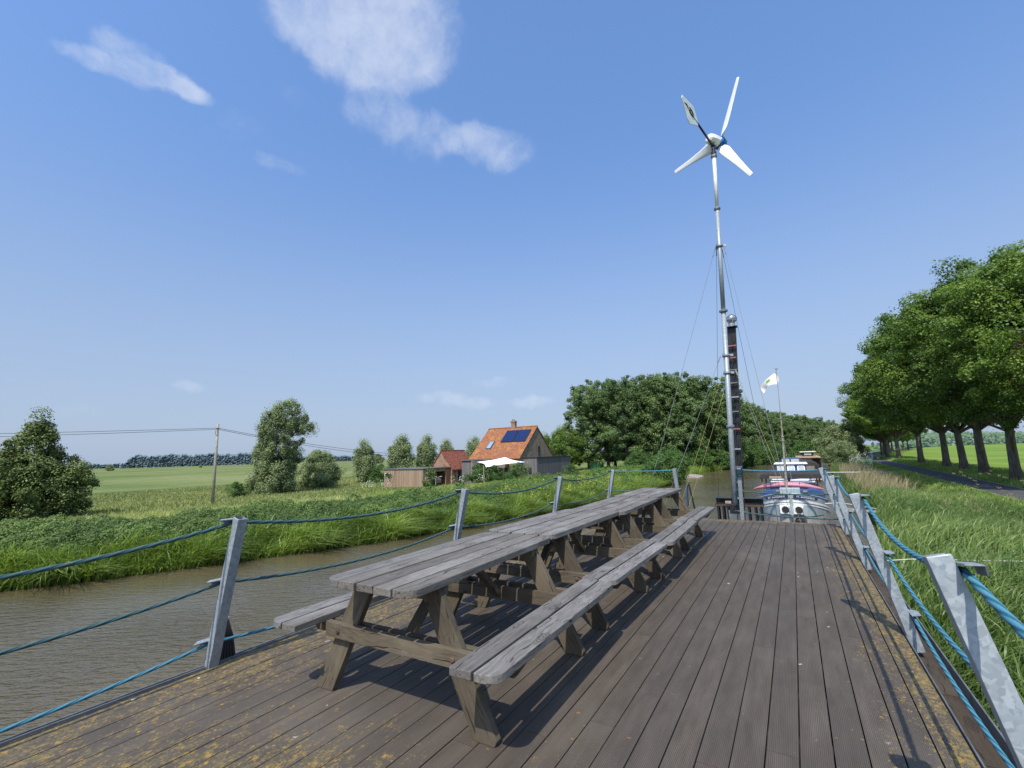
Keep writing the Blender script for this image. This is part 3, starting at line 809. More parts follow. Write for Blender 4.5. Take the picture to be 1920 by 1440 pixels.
m = MB(); m.tube([(BX+.02,30.85,-2.3),(BX+.08,30.8,-2.42),(BX+.3,30.8,-2.44),(BX+.62,30.85,-2.36)], .03, 6); m.lathe((BX+.3,30.95,-2.6), [(.0,-.25),(.2,-.2),(.24,0),(.1,.2)], 12); m.build('bow_fender', MAT['rubber'], gb)
def text_mesh(body, size, mat, parent, loc, rot, name='lettering', extr=.004, width=None):
    cu = bpy.data.curves.new(name, 'FONT'); cu.body = body; cu.size = size; cu.extrude = extr; cu.align_x = 'CENTER'; cu.align_y = 'CENTER'
    tmp = bpy.data.objects.new('tmp', cu); COL.objects.link(tmp)
    dg = bpy.context.evaluated_depsgraph_get(); dg.update()
    me = bpy.data.meshes.new_from_object(tmp.evaluated_get(dg)); bpy.data.objects.remove(tmp); me.name = name
    me.materials.clear(); me.materials.append(mat)
    o = bpy.data.objects.new(name, me); COL.objects.link(o); o.parent = parent
    o.location = Vector(loc)-W.get(parent.name, Vector((0,0,0))); o.rotation_euler = rot
    if width:
        xs = [v.co.x for v in me.vertices]; o.scale.x = width/(max(xs)-min(xs))
    return o
for s in (-1, 1):                                          # navy name boards following the flare of the bow
    a = Vector((BX+s*.20, 30.97, -1.27)); b = Vector((BX+s*1.22, 31.18, -1.43)); d = (b-a).normalized()
    mid = (a+b)/2
    m = MB(); m.obox(mid, d*(b-a).length/2, Vector((0,.02,0)), Vector((0,0,.075)))
    for e in (a, b): m.lathe(e-Vector((0,.02,0)), [(.075,0),(.075,.04)], 16, 1)
    nb = m.build('name_board', MAT['navy'], gb)
    text_mesh('ST. ANTONIUS', .12, MAT['white_weather'], nb, mid-Vector((0,.026,0)), (PI/2, math.asin(-d.z) if s > 0 else math.asin(d.z), s*math.atan2(abs(d.y), abs(d.x))), width=.88)
# deck gear and covers
m = MB(); m.box((BX-.55,32.2,-1.38), (BX+.50,32.9,-.92)); m.box((BX-.62,32.1,-1.5), (BX+.6,33.0,-1.38)); m.build('winch_casing', MAT['hull_grey'], gb, bevel=.03)
m = MB()
for s in (-1, 1): m.lathe((BX+s*.7+.05,32.5,-1.15), [(.16,-.12),(.12,-.1),(.10,.0),(.12,.1),(.16,.12)], 14, 0)
m.build('winch_drum', MAT['grey_steel'], gb)
def arch(m, x0, x1, y0, y1, zb, rise, n=10, skirt=.25):
    ring = [(x0, zb-skirt)]+[(x0+(x1-x0)*k/n, zb+rise*math.sin(PI*k/n)**.8) for k in range(n+1)]+[(x1, zb-skirt)]
    k0 = len(ring); V = [(x, y, z) for y in (y0, y1) for x, z in ring]
    m.add(V, [(k, k+1, k0+k+1, k0+k) for k in range(k0-1)]+[tuple(range(k0-1,-1,-1)), tuple(range(k0, 2*k0))])
m = MB(); arch(m, -2.12, -1.15, 34.0, 35.4, -1.45, .20); arch(m, .2, 1.35, 34.0, 35.6, -1.38, .24); m.build('tarpaulin', MAT['blue_tarp'], gb)
m = MB(); arch(m, -1.95, 1.1, 36, 41.5, -1.46, .16); m.build('hatch_cover', MAT['blue_tarp'], gb)
m = MB()                                                   # long dark shelter roof amidships on posts
m.prism([(-2.7,-1.02),(1.75,-1.02),(1.7,-.66),(-2.5,-.66)], 1, 43.5, 50.0); m.build('shelter_roof', MAT['dark_roof'], gb, bevel=.02)
for x in (-2.5,-.6,1.5):
    for y in (43.8, 49.6):
        m = MB(); m.box((x-.06,y-.06,-2.1), (x+.06,y+.06,-1.02)); m.build('post', MAT['oiled_wood'], gb)
m = MB(); m.box((-1.95,43.40,-.96), (-1.05,43.46,-.82)); m.build('fascia_board', MAT['pale_wood'], gb)
m = MB(); m.box((-2.2,44,-2.2), (1.4,62,-1.75)); m.build('hatch_coaming', MAT['white_weather'], gb, bevel=.02)
m = MB(); m.box((-2.4,52,-1.55), (-.9,53.6,-1.30)); m.box((1.0,52.4,-1.62),(2.1,54,-1.28)); m.build('deck_locker', MAT['white_weather'], gb, bevel=.02)
m = MB(); m.obox((.1,51.6,-1.18), (1.15,.0,.12), (0,.55,.28), (0,-.01,.02)); m.build('solar_panel', MAT['blue_paint'], gb, bevel=.01)
# wheelhouse
wh = MB(); wh.box((-1.95,60,-2.2), (1.0,63,-.44)); whs = wh.build('wheelhouse', MAT['blue_paint'], gb, bevel=.03)
m = MB(); m.prism([(-2.12,-.40),(1.18,-.40),(1.10,-.26),(-2.0,-.26)], 1, 59.75, 63.3); m.build('roof', MAT['white_paint'], whs, bevel=.02)
GLASS = simple('pale glass with painted light', (.50,.55,.58), .12, 0, .25, 1.2, .02)  # brightness of the lit panes put into the base colour
for cx in (-1.42, -.45, .50):
    m = MB(); m.prism(rounded(cx-.36, cx+.36, -1.16, -.54, [2,3], .12), 1, 59.93, 59.998); f = m.build('window', MAT['white_paint'], whs, bevel=.01)
    m = MB(); m.prism(rounded(cx-.27, cx+.27, -1.08, -.62, [2,3], .09), 1, 59.915, 59.94); m.build('pane', GLASS, f)
# mast with its truck, stays
m = MB(); m.tube([(-.62,33.0,-1.5), (-.54,33,.8), (-.50,33,1.9)], [.075,.06,.055], 12); m.tube([(-.5,33,1.9), (-.46,33,3.3)], [.05,.035], 10); m.tube([(-.46,33,3.3), (-.40,33,6.4)], [.022,.014], 8)
for z, r in ((1.9,.10),(2.15,.08),(3.3,.09)): m.lathe((-.5+.02*(z-1.9),33,z), [(r,-.03),(r,.03)], 12)
m.lathe((-.40,33,6.42), [(.08,-.03),(.08,.03)], 12); m.build('signal_mast', MAT['mast_wood'], gb, smooth=False)
m = MB(); 
for e in ((-2.0,35,-1.5),(1.5,35,-1.6),(-.2,31.2,-1.2)): m.tube([(-.49,33,2.1), e], .008, 5)
m.build('stay', MAT['wire'], gb)
fl = tag(empty('flag', (-.42, 33, 5.6)), 'white flag with a small green mark flying from the barge mast', 'flag')
m = MB(); nx, nz = 14, 8
def FP(i, j):
    u = i/nx; v = j/nz; x = -.43-.86*u+.10*math.sin(v*3+u*4); z = 6.25-.80*v*(1-.42*u)-.62*u*u-.22*u; return (x, 33+.12*math.sin(u*7+v*2), z)
m.add([FP(i,j) for i in range(nx+1) for j in range(nz+1)], [(i*(nz+1)+j, (i+1)*(nz+1)+j, (i+1)*(nz+1)+j+1, i*(nz+1)+j+1) for i in range(nx) for j in range(nz)])
fo = m.build('cloth', MAT['cloth_white'], fl, smooth=True)
m = MB(); m.add([tuple(Vector(FP(i,j))+Vector((0,-.012,0))) for i in range(6,10) for j in range(2,6)], [(a*4+b, (a+1)*4+b, (a+1)*4+b+1, a*4+b+1) for a in range(3) for b in range(3) if (a, b) not in ((0,0),(2,2))])
m.build('emblem', MAT['green_mark'], fo)
# kayak across the hatch
ky = tag(empty('kayak', (-.7, 37.9, -1.2)), 'pink kayak lying upside across the blue hatch of the grey barge', 'kayak')
m = MB(); rg = []
for i in range(25):
    u = -1+2*i/24; L = 2.15; w = .36*max(0,1-abs(u)**2.3)+.006; hh = .20*max(0,1-abs(u)**2.6)+.012
    cx = -.62+u*L; cz = -1.10-.30*u*u
    rg.append([(cx, 37.8+w*math.cos(a), cz+hh*math.sin(a)) for a in [2*PI*k/14 for k in range(15)]])
loft(m, rg, 15); m.build('shell', MAT['pink'], ky, smooth=True)
m = MB()
for x in (-1.3, .1): m.tube([(x+.0, 37.8+.31*math.cos(a), -1.09+.175*math.sin(a)) for a in [2*PI*k/16 for k in range(17)]], .018, 5)
m.build('strap', MAT['rubber'], ky)
# boats moored farther up
def small_boat(name, x, y, L, w, zt, hullm, label, canopy=None):
    b = tag(empty(name, (x, y, -3)), label, 'boat')
    m = MB(); R = []
    for i in range(13):
        u = i/12; hw = w*(1-(1-min(1,u*3.2))**2)**.5*.98+.03; z = zt-.25*min(1,u*2.5)
        R.append([(x-hw, y+u*L, z), (x-hw*.92, y+u*L+.1, -2.6), (x-hw*.7, y+u*L+.3, -3.2)])
    loft(m, R, 3); R2 = [[(2*x-p[0], p[1], p[2]) for p in r] for r in R]; loft(m, R2, 3)
    m.add([r[0] for r in R]+[r[0] for r in R2], [(i, i+1, 13+i+1, 13+i) for i in range(12)]); m.build('hull', MAT[hullm], b)
    return b
b2 = small_boat('covered_boat', .55, 76, 20, 2.5, -1.2, 'hull_low', 'moored boat with a long dark deck and a blue canopy behind the wheelhouse')
m = MB(); arch(m, -1.6, 2.9, 78, 92, -1.1, .55); m.build('deck_cover', MAT['dark_roof'], b2)
m = MB(); m.prism([(-2.1,-1.1),(.9,-1.1),(.55,-.02),(-1.55,-.02)], 1, 75.5, 79); cn = m.build('canopy', MAT['blue_tarp'], b2, bevel=.1)
m = MB(); m.box((-1.55,75.44,-.75), (-.65,75.49,-.2)); m.box((-.45,75.44,-.75), (.5,75.49,-.2)); m.build('window', GLASS, cn)
b3 = small_boat('work_boat', 2.2, 104, 24, 2.4, -.75, 'rust_steel', 'brown work boat with a pale top, farthest of the moored boats')
m = MB(); m.box((.2,104.5,-.72), (4.2,118,-.45)); m.build('deck_rim', MAT['pale_wood'], b3, bevel=.05)
m = MB(); m.box((1.4,108,-.45), (3.2,111,.35)); c3 = m.build('cabin', MAT['dark_roof'], b3, bevel=.05)
m = MB(); m.box((1.0,107.6,.35), (3.7,111.5,.5)); m.build('roof', MAT['white_weather'], c3, bevel=.03)
m = MB(); m.box((1.7,107.93,-.2), (2.9,107.99,.2)); m.build('window', GLASS, c3)

# ------------------------------------------------------------------ ground sheet, road
rows = np.concatenate([np.arange(-60,-12,8), np.arange(-12,70,1.5), np.arange(70,220,5), np.arange(220,900,30), [900,1300,2000,3500]])
offL = [4000,2200,1200,700,400,240,150,100,70,50,40,30,24,20,16,13,10,8,6,4.5,3,2,1,0,-.5,-3]
offR = [-3,-.5,0,.5,1,2,3]
sR = [-1,-.05,0,1.5,3,3.05,4,6,8,12,20,35,60,100,200,400,900,2000,4000]
V = []; nc = None
for y in rows:
    xx = [float(xl(y))-o for o in offL] + [float(xr(y))+o for o in offR]
    a = float(xr(y))+3; b = float(xd(y))-1; xx += [a+(b-a)*.33, a+(b-a)*.66] + [float(xd(y))+s for s in sR]
    zz = gz(np.array(xx), np.full(len(xx), y)); nc = len(xx)
    for i, (x, z) in enumerate(zip(xx, zz)):
        d = float(xl(y))-x
        amp = .10 if (2 < d < 60) else .0
        V.append((x, y, z+amp*float(bumpy(x*.35, y*.35))))
Q = [((i-1)*nc+k, (i-1)*nc+k+1, i*nc+k+1, i*nc+k) for i in range(1, len(rows)) for k in range(nc-1)]
t = NT('meadow ground'); P = t.geo(); s = t.sep(P)
big = t.noise(t.vmath('MULTIPLY', P, (1, .6, 1)), .012, 4, .6)
streak = t.noise(t.vmath('MULTIPLY', P, (.25, 1.0, 1)), .035, 4, .6)
sm = t.noise(P, .5, 6, .7)
c = t.ramp(t.math('ADD', t.math('MULTIPLY', big, .5), t.math('MULTIPLY', streak, .5)), [(.38, (.085,.125,.036)), (.45, (.14,.185,.055)), (.53, (.20,.23,.085)), (.64, (.28,.275,.13))])
c = t.mix(t.math('MULTIPLY', t.step(sm, .35, .7), .45), c, (.12,.155,.045))
c = t.mix(t.step(t.noise(P, 3.0, 5, .75), .60, .72), c, (.20,.20,.07))
ditch = t.step(t.noise(t.vmath('MULTIPLY', P, (.5, .06, 1)), .05, 2, .4), .66, .70)
c = t.mix(t.math('MULTIPLY', ditch, .6), c, (.035,.075,.018))
right = t.step(s[0], 15, 22)
rc_ = t.mix(t.step(t.noise(t.vmath('MULTIPLY', P, (.3, 1, 1)), .06, 3), .4, .65), (.125,.205,.032), (.19,.26,.05))
c = t.mix(right, c, rc_)
soil = t.math('MULTIPLY', t.step(s[2], -2.55, -2.9), 1.0)
c = t.mix(soil, c, (.035,.032,.02))
t.bump(t.noise(P, 2.5, 8, .75), .8, .12)
GROUND = t.fin(c, .95, 0, .1)
o = np_mesh('ground', np.array(V), np.array(Q), np.full(len(Q), .5), GROUND, smooth=True); tag(o, kind='structure')

t = NT('worn asphalt'); P = t.geo()
n = t.noise(P, .9, 6, .7)
c = t.ramp(n, [(.3, (.040,.040,.042)), (.7, (.085,.083,.080))])
c = t.mix(t.step(t.voro(t.vmath('ADD', P, t.vmath('SCALE', t.noise(P, 1.5, 3, out=1), .5)), .8, 'DISTANCE_TO_EDGE'), .025, .0), c, (.02,.02,.02))
c = t.mix(t.step(t.noise(P, 60, 2), .5, .7), c, (.12,.118,.11))
t.bump(t.noise(P, 120, 2), .4, .004); ASPH = t.fin(c, .9, 0, .3)
def ribbon(name, o0, o1, dz, mat, y0=-12, y1=420):
    V = []; Q = []; yy = np.concatenate([np.arange(y0, 70, 1.5), np.arange(70, y1, 5)])
    for i, y in enumerate(yy):
        for k, o_ in enumerate((o0, (o0+o1)/2, o1)):
            x = float(xd(y))+o_; V.append((x, y, g1(x, y)+dz))
        if i:
            for k in range(2): Q.append(((i-1)*3+k, (i-1)*3+k+1, i*3+k+1, i*3+k))
    o = np_mesh(name, np.array(V), np.array(Q), np.full(len(Q), .5), mat, smooth=True); tag(o, kind='structure'); return o
ribbon('road', .25, 2.75, .03, ASPH)
LINE = simple('worn white road paint', (.42,.42,.39), .7, 0, .4, 5)
ribbon('road_edge_line', .32, .40, .036, LINE); ribbon('road_edge_line', 2.60, 2.68, .036, LINE)

# ------------------------------------------------------------------ scattered vegetation (uncountable: stuff)
def blades(name, base, h, w, lean, mat, levels=4, rnd=None, label=None, cat='grass', jit=.5):
    N = len(base); a = RNG.uniform(0, 2*PI, N)
    wd = np.stack([np.cos(a), np.sin(a), np.zeros(N)], 1)
    V = np.zeros((N, levels+1, 2, 3)); 
    lean = lean + RNG.normal(0, jit*.35, lean.shape)
    for k in range(levels+1):
        u = k/levels
        c = base.copy(); ln = np.linalg.norm(lean, axis=1)
        c[:, :2] += lean*(h*u*u)[:, None]
        c[:, 2] += h*(u - .42*np.minimum(ln, 1.3)*u**2.2)
        ww = w*(1-u**1.6)*.5+.0008
        V[:, k, 0] = c-wd*ww[:, None]; V[:, k, 1] = c+wd*ww[:, None]
    V = V.reshape(-1, 3); st = (levels+1)*2
    b = (np.arange(N)*st)[:, None, None]; k = (np.arange(levels)*2)[None, :, None]
    Q = (b+k+np.array([0,1,3,2])[None, None, :]).reshape(-1, 4)
    r = rnd if rnd is not None else RNG.uniform(0, 1, N)
    o = np_mesh(name, V, Q, np.repeat(r, levels), mat)
    tag(o, label, cat, kind='stuff'); return o
def leaves(name, P_, size, nrm, mat, rnd, label=None, cat='foliage', parent=None, kind='stuff', asp=.62):
    N = len(P_); n = nrm/np.linalg.norm(nrm, axis=1)[:, None]
    q = RNG.normal(size=(N, 3)); a = np.cross(n, q); a /= np.linalg.norm(a, axis=1)[:, None]; b = np.cross(n, a)
    s = (size*RNG.uniform(.6, 1.3, N))[:, None]*.5
    V = np.stack([P_-a*s, P_-b*s*asp+n*s*.15, P_+a*s, P_+b*s*asp-n*s*.1], 1).reshape(-1, 3)
    Q = np.arange(4*N).reshape(-1, 4)
    o = np_mesh(name, V, Q, rnd, mat, parent)
    if parent is None: tag(o, label, cat, kind=kind)
    return o
def belt(n, y0, y1, o0, o1, side, pw=1.0):
    y = y0+(y1-y0)*RNG.uniform(0, 1, n)**pw; o = RNG.uniform(o0, o1, n)
    x = xl(y)-o if side < 0 else xr(y)+o
    return x, y
def B3(x, y, dz=0): return np.stack([x, y, gz(x, y)+dz], 1)
# right bank reeds
def reedset(name, n, y0, y1, hm, w, lv, label, pw=1.0, pale=.06):
    y = y0+(y1-y0)*RNG.uniform(0, 1, n)**pw; f = RNG.uniform(0, 1, n)
    x = xr(y)+.1+f*(xd(y)-.7-xr(y)-.1)
    k = bumpy(x, y); h = hm*(1+.22*k)*RNG.uniform(.55, 1.15, n)*(1-.84*np.clip((x-xd(y)+5.2)/4.2, 0, 1))
    lean = np.stack([.28+.22*k, .30+.25*bumpy(y, x)], 1)
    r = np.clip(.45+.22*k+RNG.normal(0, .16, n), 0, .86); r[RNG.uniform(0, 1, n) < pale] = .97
    return blades(name, B3(x, y, -.05), h, np.full(n, w)*RNG.uniform(.6, 1.3, n), lean, MAT['reed'], lv, r, label, 'reeds', jit=1.0)
def reedleaves(n, y0, y1, ln, w, lv, label, pw=1.0):
    y = y0+(y1-y0)*RNG.uniform(0, 1, n)**pw; f = RNG.uniform(0, 1, n)
    x = xr(y)+.1+f*(xd(y)-.9-xr(y)-.1)
    k = bumpy(x*1.2, y*1.2); k2 = bumpy(x*.35+2, y*.35)
    hh = (1.15+.20*k+.15*k2)*(1-.92*np.clip((x-xd(y)+5.2)/4.2, 0, 1)); u = RNG.uniform(0, 1, n)**.6
    B = B3(x, y); B[:, 2] += hh*u
    L = ln*RNG.uniform(.6, 1.3, n)*(1-.4*np.clip((x-xd(y)+5)/4, 0, 1))
    lean = np.stack([.75+.2*k, .40+.25*k2], 1)*(.55+.6*RNG.uniform(0, 1, n))[:, None]
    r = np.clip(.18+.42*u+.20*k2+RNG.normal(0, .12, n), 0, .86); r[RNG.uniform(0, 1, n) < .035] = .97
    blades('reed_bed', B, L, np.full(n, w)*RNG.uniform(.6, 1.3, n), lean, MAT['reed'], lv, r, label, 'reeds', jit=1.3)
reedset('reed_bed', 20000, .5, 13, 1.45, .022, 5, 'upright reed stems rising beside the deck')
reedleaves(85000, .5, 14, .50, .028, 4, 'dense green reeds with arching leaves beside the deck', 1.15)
reedleaves(60000, 14, 38, .60, .036, 3, 'mid distance reeds between the moored barge and the road')
reedset('reed_bed', 14000, 13, 38, 1.4, .03, 4, 'taller reed stems standing beyond the second rail post')
reedset('reed_bed', 34000, 36, 130, 1.25, .06, 3, 'far reeds narrowing between the boats and the road', pw=1.5, pale=.14)
# straw drift of dead reed behind the barges
n = 3500; y = RNG.uniform(40, 84, n); x = xr(y)+RNG.uniform(.8, 3.2, n)+.6*bumpy(y*.2, x=y*.13) if False else xr(y)+RNG.uniform(.6, 3.0, n)
blades('dry_reeds', B3(x, y), RNG.uniform(1.0, 1.9, n), np.full(n, .05), np.tile([.25,.1], (n, 1)), MAT['plume'], 3, None, 'pale dry reeds above the covered boat', 'reeds')
n = 150; y = RNG.uniform(4, 40, n); x = xr(y)+RNG.uniform(.5, 6.2, n); c0 = B3(x, y); P_ = []; Nn = []
for i in range(n):
    hh = RNG.uniform(1.25, 1.75)
    for q in range(26):
        u = q/26; P_.append(c0[i]+np.array([.35+.16*u, .25+.1*u, hh*.82-.05*u])+RNG.normal(0, .018, 3)); Nn.append(RNG.normal(size=3))
leaves('reed_plumes', np.array(P_), .05, np.array(Nn), MAT['plume'], RNG.uniform(0,1,len(P_)), 'tan feathery plumes above the reeds', 'reed plumes', asp=.35)
# verges of the road and under the avenue
for (a0, a1, n, lab) in ((-2.2, .3, 26000, 'tall verge grass on the canal side of the road'), (2.7, 8.5, 44000, 'rough shaded grass under the avenue trees')):
    y = 2+128*RNG.uniform(0, 1, n)**1.3; x = xd(y)+RNG.uniform(a0, a1, n)
    h = (.45+.2*bumpy(x, y))*(.72 if a0 < 0 else 1)*RNG.uniform(.5, 1.3, n)*np.clip(np.minimum(x-xd(y)-a0, a1-(x-xd(y)))*1.2+.3, .3, 1)
    blades('verge_grass', B3(x, y), h, np.full(n, .035)+y*.0006, np.tile([.15,.15], (n,1)), MAT['sedge'], 3, np.clip(.45+.2*bumpy(x*.5,y*.5)+RNG.normal(0,.15,n),0,1), lab)
# left bank: sedge at the water, nettles up the slope, pale grass on the crest
n = 40000; x, y = belt(n, -6, 66, -.3, 2.8, -1, 1.0)
k = bumpy(x*1.3, y*1.3); h = (.92+.42*k)*RNG.uniform(.5, 1.2, n)
blades('water_edge_sedge', B3(x, y, .02), h*1.22, np.full(n, .062)*RNG.uniform(.6,1.3,n), np.stack([.9+.4*k, .35*np.sin(y*1.7+x)], 1)*RNG.uniform(.2,1.7,n)[:,None], MAT['sedge'], 4, np.clip(.46+.25*k+.12*np.sin(y*.8+x)+RNG.normal(0,.2,n),0,1), 'bright green sedge blades drooping over the water along the far bank', 'sedge', jit=1.1)
n = 20000; x, y = belt(n, 66, 190, -.2, 4.5, -1, 1.3)
blades('water_edge_sedge', B3(x, y, .02), RNG.uniform(.7, 1.5, n), np.full(n, .10), np.tile([.35,0], (n,1)), MAT['sedge'], 3, np.clip(.5+.22*bumpy(x*.3,y*.3)+RNG.normal(0,.15,n),0,1), 'bright sedge along the bend of the far bank', 'sedge')
n = 330000; x, y = belt(n, -8, 50, 1.8, 9.2, -1, 1.0)
o = xl(y)-x; k = bumpy(x*.55, y*.55); k2 = bumpy(x*1.7+3, y*1.7)
top = (.85+.28*k+.16*k2)*(1+.28*bumpy(x*3.3, y*3.3))*np.clip((o-1.2)/1.6, .25, 1)*np.clip((9.6-o)/1.2, .3, 1)
thin = RNG.uniform(0, 1, n) < np.clip(1.15-(y-22)/30+.5*k, .06, 1); x, y, top, k = x[thin], y[thin], top[thin], k[thin]; n = len(x)
P_ = B3(x, y); P_[:, 2] += top*RNG.uniform(0, 1, n)**.35
nm = np.stack([RNG.normal(.35,.5,n), RNG.normal(-.35,.5,n), RNG.uniform(.3,1.2,n)], 1)
leaves('nettle_bank', P_, .108, nm, MAT['nettle'], np.clip(.19+.27*k+.10*(x*0+k2[thin] if False else 0)+.30*(P_[:,2]-gz(x,y))/np.maximum(top,.2)-.1+RNG.normal(0,.17,n),0,1), 'dark green nettle bank clipped by the towpath on the far side of the canal', 'nettles')
n = 60000; x, y = belt(n, 14, 95, 2.2, 15, -1, 1.1); o = xl(y)-x; k = bumpy(x*.4, y*.4)
keep = RNG.uniform(0, 1, n) < np.clip((y-18)/22+.3*k, 0, 1); x, y, k = x[keep], y[keep], k[keep]; n = len(x)
blades('bank_grass', B3(x, y), (.75+.3*k)*RNG.uniform(.5,1.25,n), np.full(n, .06), np.tile([.25,.0], (n,1)), MAT['sedge'], 3, np.clip(.42+.25*k+RNG.normal(0,.17,n),0,1), 'tall mixed grass on the slope below the houses', jit=.9)
n = 90000; x, y = belt(n, -10, 80, 8.8, 21, -1, 1.0); k = bumpy(x*.3, y*.3); o = xl(y)-x
blades('crest_grass', B3(x, y), (.62+.12*k)*RNG.uniform(.5,1.2,n)*np.clip((22-o)/6,.4,1), np.full(n, .05), np.tile([.3,.1], (n,1)), MAT['pale_grass'], 3, np.clip(.5+.2*k+RNG.normal(0,.2,n)-.25*np.clip((o-15)/7,0,1),0,1), 'pale seeding grass along the top of the far bank', jit=.9)
n = 80000; x, y = belt(n, -10, 120, 22, 75, -1, 1.0); k = bumpy(x*.12, y*.12)
blades('meadow_grass', B3(x, y), (.32+.1*k)*RNG.uniform(.5,1.3,n), np.full(n, .10), np.tile([.2,.1], (n,1)), MAT['field_grass'], 2, np.clip(.5+.25*k+RNG.normal(0,.17,n),0,1), 'tufted meadow grass beyond the far bank', jit=.8)
# dark clumps, yellow and white flowers in the bank below the houses
def clumps(name, mat, spots, size, per, rr, label, cat, hmin=.1):
    P_ = []; Nn = []; R_ = []
    for (x, y, r, hh) in spots:
        z = g1(x, y); 
        for q in range(int(per*r*r)+8):
            d = RNG.normal(size=3); d /= np.linalg.norm(d); d[2] = abs(d[2]); rr_ = r*RNG.uniform(.55, 1.05)
            P_.append([x+d[0]*rr_, y+d[1]*rr_, z+hmin+d[2]*hh*RNG.uniform(.6,1.05)]); Nn.append(d+RNG.normal(0,.4,3)); R_.append(min(1,max(0,.35+.35*d[2]+RNG.normal(0,.15))))
    return leaves(name, np.array(P_), size, np.array(Nn), MAT[mat], np.array(R_), label, cat)
sp = []
for i in range(120):
    y = random.uniform(24, 95); o_ = random.uniform(1.5, 14); sp.append((float(xl(y))-o_, y, random.uniform(.4, 1.2), random.uniform(.5, 1.2)))
clumps('bank_scrub', 'leaf_dark', sp, .2, 330, 1, 'dark leafy clumps dotted over the bank below the houses', 'scrub')
sp = [(float(xl(y_))-random.uniform(.5, 5.5), y_, .32, 1.05) for y_ in [random.uniform(31, 52) for _ in range(60)]]
clumps('yellow_flowers', 'yellow', sp, .085, 110, 1, 'yellow flowers scattered through the bank grass', 'flowers', .45)
sp = [(-36+random.uniform(-3,3), 50+random.uniform(-2,3), .35, 1.0) for _ in range(14)]+[(-46+random.uniform(-2,2), 42+random.uniform(-2,2), .3, .9) for _ in range(6)]
clumps('white_flowers', 'white_flower', sp, .12, 160, 1, 'white elder and cow parsley flowers in front of the houses', 'flowers', .5)
sp = [(float(xr(y_))+random.uniform(3,6), y_, .45, 1.6) for y_ in [random.uniform(88, 112) for _ in range(12)]]+[(float(xd(y_))-random.uniform(1.2,2.5), y_, .3, 1.3) for y_ in [random.uniform(74, 92) for _ in range(14)]]
clumps('white_flowers', 'white_flower', sp, .14, 170, 1, 'white umbels beside the bend of the road', 'flowers', .6)

